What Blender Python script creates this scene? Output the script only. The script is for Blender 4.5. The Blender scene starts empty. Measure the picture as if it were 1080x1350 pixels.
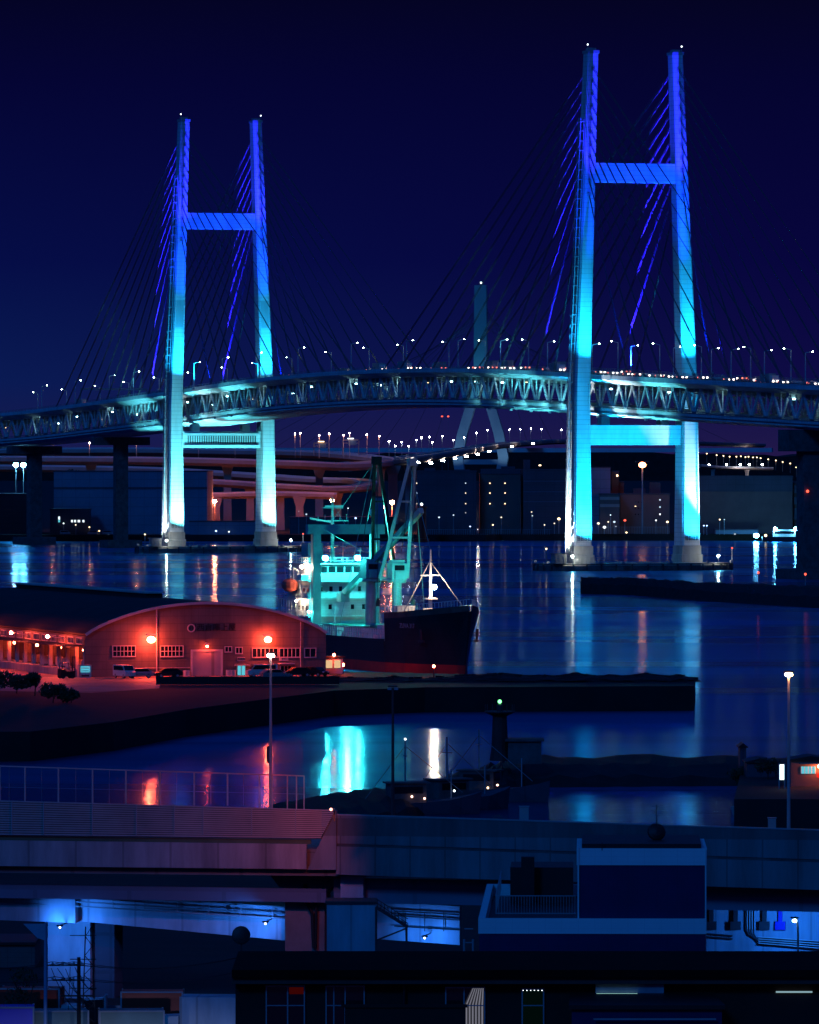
import bpy, bmesh, math, random
from mathutils import Vector, Matrix
R = math.radians
random.seed(7)
sc = bpy.context.scene
COL = sc.collection

# ------------------------------------------------------------------ camera
F, HZ, CAMZ = 8624.0, 609.0, 36.0
cd = bpy.data.cameras.new("camera")
cam = bpy.data.objects.new("camera", cd); COL.objects.link(cam)
cam.location = (0, 0, CAMZ); cam.rotation_euler = (R(90), 0, 0)
cd.sensor_fit = 'HORIZONTAL'; cd.sensor_width = 36.0; cd.lens = 36.0 * F / 1080.0
cd.shift_y = -66.0 / 1080.0
cd.clip_start = 1.0; cd.clip_end = 90000.0
sc.camera = cam
sc.cycles.use_denoising = True
sc.cycles.sample_clamp_indirect = 4.0
sc.cycles.max_bounces = 5; sc.cycles.diffuse_bounces = 2; sc.cycles.glossy_bounces = 3
sc.cycles.caustics_reflective = False; sc.cycles.caustics_refractive = False
sc.view_settings.view_transform = 'Standard'; sc.view_settings.look = 'None'
sc.view_settings.gamma = 1.0; sc.view_settings.exposure = 0.0

# ------------------------------------------------------------------ night sky
w = bpy.data.worlds.new("World"); sc.world = w; w.use_nodes = True
nt = w.node_tree; nt.nodes.clear()
def wn(t, **k):
    n = nt.nodes.new(t)
    for a, b in k.items(): setattr(n, a, b)
    return n
tc = wn('ShaderNodeTexCoord'); sep = wn('ShaderNodeSeparateXYZ')
nt.links.new(tc.outputs['Generated'], sep.inputs[0])
def wramp(stops, src):
    r = wn('ShaderNodeValToRGB'); e = r.color_ramp.elements
    while len(e) > 1: e.remove(e[0])
    e[0].position = stops[0][0]; e[0].color = (*stops[0][1], 1)
    for p, c in stops[1:]:
        x = e.new(p); x.color = (*c, 1)
    nt.links.new(src, r.inputs[0]); return r
mr = wn('ShaderNodeMapRange'); nt.links.new(sep.outputs['Z'], mr.inputs['Value'])
mr.inputs['From Min'].default_value = -0.004; mr.inputs['From Max'].default_value = 0.12
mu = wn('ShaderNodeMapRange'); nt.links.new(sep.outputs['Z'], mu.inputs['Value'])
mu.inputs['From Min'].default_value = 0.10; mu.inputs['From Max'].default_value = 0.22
skyL = wramp([(0.0, (.010, .010, .070)), (.06, (.007, .011, .078)), (.13, (.003, .011, .088)), (.28, (.0016, .0042, .062)), (.5, (.0014, .0016, .034)), (.64, (.0012, .0011, .014)), (1.0, (.0014, .0014, .010))], mr.outputs[0])
skyR = wramp([(0.0, (.024, .010, .062)), (.06, (.012, .008, .064)), (.13, (.0045, .0035, .058)), (.28, (.0022, .0018, .046)), (.5, (.0014, .0013, .029)), (.64, (.0014, .0012, .012)), (1.0, (.0014, .0014, .010))], mr.outputs[0])
mx = wn('ShaderNodeMapRange'); nt.links.new(sep.outputs['X'], mx.inputs['Value'])
mx.inputs['From Min'].default_value = -0.07; mx.inputs['From Max'].default_value = 0.06
mix = wn('ShaderNodeMix', data_type='RGBA'); nt.links.new(mx.outputs[0], mix.inputs[0])
nt.links.new(skyL.outputs[0], mix.inputs[6]); nt.links.new(skyR.outputs[0], mix.inputs[7])
bg = wn('ShaderNodeBackground'); bg.inputs[1].default_value = 1.0
mix2 = wn('ShaderNodeMix', data_type='RGBA'); nt.links.new(mu.outputs[0], mix2.inputs[0]); nt.links.new(mix.outputs[2], mix2.inputs[6]); mix2.inputs[7].default_value = (.0008,.022,.150,1)  # blue band above the view, added to tint the water and fill
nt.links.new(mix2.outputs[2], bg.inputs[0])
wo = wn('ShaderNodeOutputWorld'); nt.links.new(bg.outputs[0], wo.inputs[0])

# blue fill sun added behind the camera to light the foreground
sl = bpy.data.lights.new("blue_fill", 'SUN'); sl.energy = 0.50; sl.angle = R(10); sl.color = (.006, .22, 1.0)
so = bpy.data.objects.new("blue_fill", sl); COL.objects.link(so)
so.rotation_euler = Vector((.35, .80, -.50)).to_track_quat('-Z', 'Y').to_euler()

# ------------------------------------------------------------------ helpers
def xat(px, d): return (px - 540.0) / F * d
def zat(py, d): return CAMZ + (HZ - py) / F * d
def at(px, py, d): return Vector((xat(px, d), d, zat(py, d)))
ORD = ['first','second','third','fourth','fifth','sixth','seventh','eighth','ninth','tenth','eleventh','twelfth','thirteenth','fourteenth','fifteenth','sixteenth','seventeenth','eighteenth','nineteenth','twentieth','twenty-first','twenty-second','twenty-third','twenty-fourth','twenty-fifth','twenty-sixth','twenty-seventh','twenty-eighth','twenty-ninth','thirtieth','thirty-first','thirty-second','thirty-third','thirty-fourth','thirty-fifth','thirty-sixth','thirty-seventh','thirty-eighth','thirty-ninth','fortieth']

class MB:
    """collects shapes, then links them as ONE mesh object"""
    def __init__(s): s.v = []; s.f = []
    def add(s, vs, fs):
        o = len(s.v); s.v += [Vector(p) for p in vs]; s.f += [[i + o for i in f] for f in fs]; return s
    def hexa(s, p):   # p: 4 bottom + 4 top
        return s.add(p, [(0,3,2,1),(4,5,6,7),(0,1,5,4),(1,2,6,5),(2,3,7,6),(3,0,4,7)])
    def bx(s, x0, x1, y0, y1, z0, z1):
        return s.hexa([(x0,y0,z0),(x1,y0,z0),(x1,y1,z0),(x0,y1,z0),(x0,y0,z1),(x1,y0,z1),(x1,y1,z1),(x0,y1,z1)])
    def box(s, c, sz, rz=0.0):
        a, b, h = sz[0]/2, sz[1]/2, sz[2]/2; co, si = math.cos(rz), math.sin(rz)
        q = [(c[0]+x*co-y*si, c[1]+x*si+y*co) for x, y in ((-a,-b),(a,-b),(a,b),(-a,b))]
        return s.hexa([(x,y,c[2]-h) for x,y in q] + [(x,y,c[2]+h) for x,y in q])
    def bar(s, p, q, w_, h_=None):
        p = Vector(p); q = Vector(q); h_ = h_ or w_; d = (q-p).normalized()
        up = Vector((0,0,1)) if abs(d.z) < .98 else Vector((0,1,0))
        a = d.cross(up).normalized(); b = a.cross(d)
        r = [(-a*w_-b*h_)/2, (a*w_-b*h_)/2, (a*w_+b*h_)/2, (-a*w_+b*h_)/2]
        return s.hexa([p+k for k in r] + [q+k for k in r])
    def tube(s, p, q, r, r2=None, n=8):
        p = Vector(p); q = Vector(q); r2 = r if r2 is None else r2; d = (q-p).normalized()
        up = Vector((0,0,1)) if abs(d.z) < .98 else Vector((0,1,0))
        a = d.cross(up).normalized(); b = a.cross(d)
        vs = [p+(a*math.cos(k)+b*math.sin(k))*r for k in [2*math.pi*i/n for i in range(n)]]
        vs += [q+(a*math.cos(k)+b*math.sin(k))*r2 for k in [2*math.pi*i/n for i in range(n)]]
        return s.add(vs, [(i,(i+1)%n,n+(i+1)%n,n+i) for i in range(n)] + [list(range(n))[::-1], list(range(n,2*n))])
    def path(s, pts, r, n=6):
        for a, b in zip(pts, pts[1:]): s.tube(a, b, r, n=n)
        return s
    def lathe(s, prof, c=(0,0,0), n=14):
        c = Vector(c); vs = []; m = len(prof)
        for r, z in prof:
            for i in range(n):
                k = 2*math.pi*i/n; vs.append(c+Vector((r*math.cos(k), r*math.sin(k), z)))
        fs = [(j*n+i, j*n+(i+1)%n, (j+1)*n+(i+1)%n, (j+1)*n+i) for j in range(m-1) for i in range(n)]
        return s.add(vs, fs + [list(range(n))[::-1], list(range((m-1)*n, m*n))])
    def ball(s, c, r, n=10, sz=1.0):
        return s.lathe([(max(r*math.sin(t), r*.02), -r*math.cos(t)*sz) for t in [math.pi*i/6 for i in range(7)]], c, n)
    def loft(s, rings, cap=True):
        n = len(rings[0]); o = []
        for r in rings: o += list(r)
        fs = [(j*n+i, j*n+(i+1)%n, (j+1)*n+(i+1)%n, (j+1)*n+i) for j in range(len(rings)-1) for i in range(n)]
        if cap: fs += [list(range(n))[::-1], list(range((len(rings)-1)*n, len(rings)*n))]
        return s.add(o, fs)
    def prism(s, poly, vec):
        vec = Vector(vec); n = len(poly); p = [Vector(a) for a in poly]
        return s.add(p + [a+vec for a in p], [(i,(i+1)%n,n+(i+1)%n,n+i) for i in range(n)] + [list(range(n))[::-1], list(range(n,2*n))])
    def build(s, name, mat, parent=None, smooth=False):
        me = bpy.data.meshes.new(name)
        bm = bmesh.new(); vv = [bm.verts.new(p) for p in s.v]
        for f in s.f:
            try: bm.faces.new([vv[i] for i in f])
            except ValueError: pass
        bmesh.ops.recalc_face_normals(bm, faces=bm.faces); bm.to_mesh(me); bm.free()
        if smooth:
            for p in me.polygons: p.use_smooth = True
        me.materials.append(mat)
        o = bpy.data.objects.new(name, me); COL.objects.link(o)
        if parent: o.parent = parent
        return o

def tag(o, label, cat, group=None):
    o['label'] = label; o['category'] = cat
    if group: o['group'] = group
    return o
def thing(name, label, cat, loc=(0,0,0), rz=0.0, group=None):
    o = bpy.data.objects.new(name, None); COL.objects.link(o); o.empty_display_size = .5
    o.location = loc; o.rotation_euler = (0, 0, rz); return tag(o, label, cat, group)
def struct(name, mb, mat):
    o = mb.build(name, mat); o['kind'] = 'structure'; return o
def dup(root, loc, rz=0.0, label=None, group=None):
    r = root.copy(); COL.objects.link(r); r.location = loc; r.rotation_euler = (0, 0, rz)
    if label: r['label'] = label
    if group: r['group'] = group
    for ch in list(root.children):
        c = ch.copy(); COL.objects.link(c); c.parent = r
        for g in list(ch.children):
            d = g.copy(); COL.objects.link(d); d.parent = c
    return r

# ------------------------------------------------------------------ materials
def mat(name, col, rough=.7, metal=0.0, var=.25, scale=.4, bump=0.0, bscale=6.0, stretch=(1,1,1), spec=.4, seams=None):
    m = bpy.data.materials.new(name); m.use_nodes = True
    t = m.node_tree; b = t.nodes['Principled BSDF']
    b.inputs['Roughness'].default_value = rough; b.inputs['Metallic'].default_value = metal
    b.inputs['Specular IOR Level'].default_value = spec
    co = t.nodes.new('ShaderNodeTexCoord'); mp = t.nodes.new('ShaderNodeMapping')
    mp.inputs['Scale'].default_value = stretch; t.links.new(co.outputs['Object'], mp.inputs[0])
    n = t.nodes.new('ShaderNodeTexNoise'); n.inputs['Scale'].default_value = scale; n.inputs['Detail'].default_value = 6
    n.inputs['Roughness'].default_value = .65
    t.links.new(mp.outputs[0], n.inputs['Vector'])
    cr = t.nodes.new('ShaderNodeValToRGB'); e = cr.color_ramp.elements
    e[0].position = .3; e[1].position = .72
    e[0].color = (*[c*(1-var) for c in col], 1); e[1].color = (*[min(1, c*(1+var)) for c in col], 1)
    t.links.new(n.outputs[0], cr.inputs[0]); out = cr.outputs[0]
    if seams:     # (scale vector, mortar darkness): panel seams as a brick pattern
        bk = t.nodes.new('ShaderNodeTexBrick'); m2 = t.nodes.new('ShaderNodeMapping')
        m2.inputs['Scale'].default_value = seams[0]; m2.inputs['Rotation'].default_value = seams[2] if len(seams) > 2 else (R(90),0,0)
        t.links.new(co.outputs['Object'], m2.inputs[0]); t.links.new(m2.outputs[0], bk.inputs['Vector'])
        bk.offset = 0.0; bk.inputs['Scale'].default_value = 1; bk.inputs['Mortar Size'].default_value = .012
        bk.inputs['Color1'].default_value = bk.inputs['Color2'].default_value = (1,1,1,1)
        k = seams[1]; bk.inputs['Mortar'].default_value = (k,k,k,1)
        mm = t.nodes.new('ShaderNodeMix'); mm.data_type = 'RGBA'; mm.blend_type = 'MULTIPLY'; mm.inputs[0].default_value = 1
        t.links.new(out, mm.inputs[6]); t.links.new(bk.outputs['Color'], mm.inputs[7]); out = mm.outputs[2]
    t.links.new(out, b.inputs['Base Color'])
    if bump:
        n2 = t.nodes.new('ShaderNodeTexNoise'); n2.inputs['Scale'].default_value = bscale; n2.inputs['Detail'].default_value = 4
        t.links.new(mp.outputs[0], n2.inputs['Vector'])
        bp = t.nodes.new('ShaderNodeBump'); bp.inputs['Strength'].default_value = bump; bp.inputs['Distance'].default_value = .05
        t.links.new(n2.outputs[0], bp.inputs['Height']); t.links.new(bp.outputs[0], b.inputs['Normal'])
    return m
def emis(name, col, strength, sample=True):
    m = bpy.data.materials.new(name); m.use_nodes = True; t = m.node_tree; t.nodes.clear()
    e = t.nodes.new('ShaderNodeEmission'); e.inputs[0].default_value = (*col, 1); e.inputs[1].default_value = strength
    o = t.nodes.new('ShaderNodeOutputMaterial'); t.links.new(e.outputs[0], o.inputs[0])
    m.cycles.emission_sampling = 'FRONT' if sample else 'NONE'
    return m
M = {}
M['steel_white'] = mat('pale_painted_steel', (.60,.62,.64), .6, 0, .22, .16, stretch=(1,1,.22), seams=((.22,.16,.16), .60))
M['steel_grey'] = mat('grey_painted_steel', (.30,.32,.34), .5, 0, .2, .3)
M['steel_dark'] = mat('dark_steel', (.05,.055,.06), .5, .3, .3, .5)
M['cable'] = mat('stay_cable_grey', (.055,.06,.08), .5, 0, .1, .2)
M['concrete'] = mat('weathered_concrete', (.30,.29,.28), .85, 0, .3, .35, .25, 4.0, (1,1,.3))
M['concrete_dark'] = mat('dark_stained_concrete', (.10,.10,.10), .9, 0, .45, .5, .3, 3.0)
M['asphalt'] = mat('asphalt', (.05,.05,.052), .85, 0, .3, .6, .2, 12.0)
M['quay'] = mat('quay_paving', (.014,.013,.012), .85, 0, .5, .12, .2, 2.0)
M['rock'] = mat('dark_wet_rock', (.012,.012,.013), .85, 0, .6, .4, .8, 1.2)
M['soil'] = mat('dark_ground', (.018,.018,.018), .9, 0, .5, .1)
M['black'] = mat('black_paint', (.012,.012,.013), .5, 0, .3, .5)
M['white_paint'] = mat('white_paint', (.75,.75,.74), .5, 0, .08, .5)
M['glass_dark'] = mat('dark_window_glass', (.012,.014,.018), .08, 0, .2, .3, spec=.6)
M['rubber'] = mat('black_rubber', (.02,.02,.02), .8)
M['foliage'] = mat('dark_foliage', (.030,.050,.022), .8, 0, .6, .8)
M['bark'] = mat('bark', (.05,.035,.025), .9, 0, .4, 2.0)
E = {}
E['lower_lamp'] = emis('lower_deck_lamp_teal', (.45,.95,1.0), 34)
E['deck_lamp'] = emis('lamp_glow_cool_white', (.72,1.0,.70), 70)
E['tiny_white'] = emis('distant_lamp_white', (.85,.95,1.0), 4, False)
TINY = [emis('distant_lamp_%s' % n, c, s, False) for n, c, s in (('pale',(.85,.95,1.0),3.2),('cool',(.65,.85,1.0),1.4),('dim',(.80,.90,1.0),.55),('cream',(1.0,.86,.62),1.8))]
E['tiny_warm'] = emis('distant_lamp_warm', (1.0,.70,.38), 5, False)
E['tiny_red'] = emis('beacon_red', (1.0,.10,.06), 2.5, False)
E['tiny_blue'] = emis('distant_lamp_blue', (.35,.55,1.0), 5, False)
E['orange'] = emis('sodium_lamp_orange', (1.0,.22,.08), 260)
E['lantern'] = emis('orange_lantern', (1.0,.28,.09), 26)
E['red_flood'] = emis('red_sodium_flood', (1.0,.070,.030), 235)
E['red_yard'] = emis('red_yard_lamp', (1.0,.075,.030), 1100)
E['cyan_flood'] = emis('ship_flood_cyan', (.035,.88,.88), 1300)
E['warm_flood'] = emis('ship_flood_warm', (1.0,.72,.50), 900)
E['cool_flood'] = emis('flood_cool_blue', (.14,.60,1.0), 260)
E['win_cyan'] = emis('lit_window_cyan', (.12,.62,.75), .9)
E['win_white'] = emis('lit_window_white', (.75,.9,1.0), 1.5, False)
E['win_warm'] = emis('lit_window_warm', (1.0,.62,.32), .8, False)

def spot(loc, target, power, col, angle, parent=None, blend=.7, rad=.4, name='floodlight_beam'):
    l = bpy.data.lights.new(name, 'SPOT'); l.energy = power; l.color = col; l.spot_size = R(angle); l.spot_blend = blend; l.shadow_soft_size = rad
    o = bpy.data.objects.new(name, l); COL.objects.link(o); o.location = loc
    o.rotation_euler = (Vector(target)-Vector(loc)).to_track_quat('-Z', 'Y').to_euler()
    if parent: o.parent = parent
    return o
def text(name, s, size, m, parent, loc, rot, extrude=.02):
    c = bpy.data.curves.new(name, 'FONT'); c.body = s; c.size = size; c.extrude = extrude; c.align_x = 'CENTER'; c.align_y = 'CENTER'
    t = bpy.data.objects.new(name, c); COL.objects.link(t)
    bpy.context.view_layer.update()
    dg = bpy.context.evaluated_depsgraph_get()
    me = bpy.data.meshes.new_from_object(t.evaluated_get(dg)); bpy.data.objects.remove(t); me.materials.clear(); me.materials.append(m)
    o = bpy.data.objects.new(name, me); COL.objects.link(o); o.parent = parent; o.location = loc; o.rotation_euler = rot
    return o

# ------------------------------------------------------------------ water and land
def water_material():
    m = bpy.data.materials.new('harbour_water'); m.use_nodes = True; t = m.node_tree; t.nodes.clear()
    co = t.nodes.new('ShaderNodeTexCoord')
    def noise(sx, sy, det, dist=0):
        mp = t.nodes.new('ShaderNodeMapping'); mp.inputs['Scale'].default_value = (sx, sy, 1); t.links.new(co.outputs['Object'], mp.inputs[0])
        n = t.nodes.new('ShaderNodeTexNoise'); n.inputs['Scale'].default_value = 1; n.inputs['Detail'].default_value = det
        n.inputs['Distortion'].default_value = dist; t.links.new(mp.outputs[0], n.inputs['Vector']); return n
    def rng(src, a, b, c, d):
        r = t.nodes.new('ShaderNodeMapRange'); r.inputs['From Min'].default_value = a; r.inputs['From Max'].default_value = b
        r.inputs['To Min'].default_value = c; r.inputs['To Max'].default_value = d; t.links.new(src, r.inputs['Value']); return r.outputs[0]
    n1 = noise(.0022, .0085, 4, .8)         # calm slicks and wind-ruffled patches, wake bands
    n2 = noise(.035, .11, 4, .3); n3 = noise(.35, .8, 2); n4 = noise(.012, .055, 3, .2)
    ad = t.nodes.new('ShaderNodeMath'); ad.operation = 'MULTIPLY_ADD'; ad.inputs[1].default_value = .16
    t.links.new(n3.outputs[0], ad.inputs[0]); t.links.new(n2.outputs[0], ad.inputs[2])
    bp = t.nodes.new('ShaderNodeBump'); bp.inputs['Strength'].default_value = 1.0; bp.inputs['Distance'].default_value = .034
    t.links.new(ad.outputs[0], bp.inputs['Height'])
    def gl(col, rough_socket):
        g = t.nodes.new('ShaderNodeBsdfGlossy'); g.inputs['Color'].default_value = (*col, 1); t.links.new(rough_socket, g.inputs['Roughness']); t.links.new(bp.outputs[0], g.inputs['Normal']); return g
    fine = gl((.70,.92,1.0), rng(n4.outputs[0], .35, .65, .085, .14)); wide = gl((.06,.50,1.0), rng(n1.outputs[0], .3, .7, .25, .40))
    mx_ = t.nodes.new('ShaderNodeMixShader'); t.links.new(rng(n1.outputs[0], .36, .62, .16, .60), mx_.inputs[0]); t.links.new(fine.outputs[0], mx_.inputs[1]); t.links.new(wide.outputs[0], mx_.inputs[2])
    df = t.nodes.new('ShaderNodeBsdfDiffuse'); df.inputs['Color'].default_value = (.001,.035,.13,1)
    fr = t.nodes.new('ShaderNodeFresnel'); fr.inputs['IOR'].default_value = 1.333
    m2 = t.nodes.new('ShaderNodeMixShader'); t.links.new(fr.outputs[0], m2.inputs[0]); t.links.new(df.outputs[0], m2.inputs[1]); t.links.new(mx_.outputs[0], m2.inputs[2])
    o = t.nodes.new('ShaderNodeOutputMaterial'); t.links.new(m2.outputs[0], o.inputs[0])
    return m
wm = MB(); wm.add([(-30000,400,0),(30000,400,0),(30000,60000,0),(-30000,60000,0)], [(0,1,2,3)])
struct('water', wm, water_material())

def slab(name, pts, z0, z1, m):     # pts: (px, d)
    return struct(name, MB().prism([(xat(p,d), d, z0) for p, d in pts], (0,0,z1-z0)), m)
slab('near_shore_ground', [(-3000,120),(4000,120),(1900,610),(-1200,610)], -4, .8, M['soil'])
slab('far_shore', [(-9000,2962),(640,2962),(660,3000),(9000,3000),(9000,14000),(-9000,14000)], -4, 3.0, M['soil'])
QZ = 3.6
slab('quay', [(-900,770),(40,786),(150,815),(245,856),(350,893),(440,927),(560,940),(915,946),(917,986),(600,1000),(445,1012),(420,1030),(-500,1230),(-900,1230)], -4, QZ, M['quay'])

def rubble_strip(name, pts_far, pts_near, ztop, label, cat):
    """a rock breakwater: lofted ridge with a broken outline"""
    m = MB(); n = 26; rings = []
    def lerp(pts, t):
        k = t*(len(pts)-1); i = min(int(k), len(pts)-2); f = k-i
        a = Vector(pts[i]); b = Vector(pts[i+1]); return a.lerp(b, f)
    N = 60
    for j in range(N+1):
        a = lerp(pts_far, j/N); b = lerp(pts_near, j/N); ring = []
        for u, zz in ((0,-3),(.08,.5),(.25,.9),(.45,1.0),(.65,1.0),(.85,.6),(1,-3)):
            p = a.lerp(b, u); z = zz if zz < 0 else zz*ztop + random.uniform(-.25,.35)
            ring.append((p.x+random.uniform(-.3,.3), p.y+random.uniform(-.3,.3), z))
        rings.append(ring)
    m.loft(rings); o = m.build(name, M['rock']); return tag(o, label, cat)
def PD(l): return [(xat(p,d), d, 0) for p, d in l]
rubble_strip('breakwater', PD([(300,655),(430,694),(560,720),(650,760),(690,780),(980,780)]), PD([(300,600),(470,622),(570,664),(625,690),(692,716),(980,720)]), 1.7,
             'low dark stone breakwater with the beacon tower on it, reaching right to the dark landing', 'breakwater')
rubble_strip('breakwater', PD([(766,1800),(830,1800),(920,1760),(1100,1700)]), PD([(766,1782),(830,1765),(920,1690),(1100,1590)]), 4.3,
             'long dark breakwater across the channel in front of the right tower', 'breakwater')
slab('landing_ground', [(968,640),(976,690),(985,728),(1500,738),(1500,640)], -4, 3.0, M['soil'])
# ------------------------------------------------------------------ the cable-stayed bridge
BX, BY = 74.4, 2175.0
UX, UY = -.3263, .9453          # along the deck, right tower -> left tower
BRZ = math.atan2(UY, UX)
TX, TY = -UY, UX                # local +y (towards the left of the picture)
def deckz(s):
    if s < 0: return 64.3 + s*.030
    if s <= 460: return 69.0 - 4.7*((s-230)/230.0)**2
    return 64.3 - (s-460)*.030
RC = 520.0
def bpt(s, t, z):                # bridge local coordinates, curving left beyond the side span
    if s <= 650: return Vector((s, t, z))
    th = (s-650)/RC
    return Vector((650+RC*math.sin(th)-t*math.sin(th), RC*(1-math.cos(th))+t*math.cos(th), z))
def bworld(p): return Vector((BX+UX*p[0]+TX*p[1], BY+UY*p[0]+TY*p[1], p[2]))
def bpx(s, t): p = bworld(bpt(s, t, 0)); return 540+F*p.x/p.y
def s_of(px, t):
    a, b = -195.0, 900.0
    for _ in range(50):
        m = (a+b)/2
        if bpx(m, t) > px: a = m
        else: b = m
    return (a+b)/2
bridge = thing('cable_stayed_bridge', 'double deck cable-stayed harbour bridge with two floodlit blue H-shaped towers', 'bridge', (BX, BY, 0), BRZ)
S0, S1 = -200, 880
def sweep(name, prof, m, parent, s0=S0, s1=S1, step=12.0):
    """prof: closed (t, dz) polygon swept along the deck line"""
    mb = MB(); n = int((s1-s0)/step); rings = []
    for i in range(n+1):
        s = s0+(s1-s0)*i/n; z = deckz(s); rings.append([bpt(s, t, z+dz) for t, dz in prof])
    mb.loft(rings); return mb.build(name, m, parent)
deck = sweep('upper_deck', [(-14.9,0),(14.9,0),(14.9,-.7),(11.5,-2.3),(-11.5,-2.3),(-14.9,-.7)], M['steel_white'], bridge)
sweep('road_surface', [(-14.2,.03),(14.2,.03),(14.2,.06),(-14.2,.06)], M['asphalt'], deck)
low = sweep('lower_deck', [(-11,-11.2),(11,-11.2),(11.6,-12.2),(9,-13.2),(-9,-13.2),(-11.6,-12.2)], M['steel_white'], bridge)
for sg in (1, -1):
    sweep('parapet', [(sg*14.9,0),(sg*14.6,0),(sg*14.6,.75),(sg*14.9,.75)], M['steel_white'], deck)
    rl = MB()
    for s in range(S0, S1, 4): z = deckz(s); rl.bar(bpt(s,sg*14.75,z+.75), bpt(s,sg*14.75,z+1.5), .12)
    for s in range(S0, S1, 12):
        for h in (1.1, 1.5): rl.bar(bpt(s,sg*14.75,deckz(s)+h), bpt(s+12,sg*14.75,deckz(s+12)+h), .12)
    rl.build('guard_rail', M['steel_grey'], deck)
    sweep('maintenance_walkway', [(sg*11.7,-9.6),(sg*12.8,-9.6),(sg*12.8,-9.8),(sg*11.7,-9.8)], M['steel_grey'], low)
# Warren trusses between the decks
PAN = 12.2
for sg in (1, -1):
    t = MB(); tt = sg*11.4
    for i in range(int((S1-S0)/PAN)):
        s = S0+i*PAN; m_ = s+PAN/2; e = s+PAN
        a = bpt(s, tt, deckz(s)-2.4); b = bpt(m_, tt, deckz(m_)-11.2); c = bpt(e, tt, deckz(e)-2.4)
        t.bar(a, b, .55, .9); t.bar(b, c, .55, .9)
        t.bar(bpt(m_,tt,deckz(m_)-2.5), bpt(m_,tt,deckz(m_)-11.1), .35, .35)
        t.box((bpt(m_,tt,0).x, bpt(m_,tt,0).y, deckz(m_)-10.8), (2.6,.62,1.3)); t.box((a.x,a.y,a.z-.3),(2.2,.62,1.0))
    t.build('truss', M['steel_white'], bridge)
    sweep('truss_chord', [(tt-.6,-11.3),(tt+.6,-11.3),(tt+.6,-10.2),(tt-.6,-10.2)], M['steel_white'], bridge)
xb = MB()
for i in range(int((S1-S0)/PAN)):
    s = S0+i*PAN; z = deckz(s); p = bpt(s,-11,z-2.9); q = bpt(s,11,z-2.9); xb.bar(p, q, .5, 1.2)
    xb.bar(bpt(s,-11,z-3.2), bpt(s,-4,z-5.2), .3); xb.bar(bpt(s,11,z-3.2), bpt(s,4,z-5.2), .3)
xb.build('floor_beams', M['steel_grey'], bridge)

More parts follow.
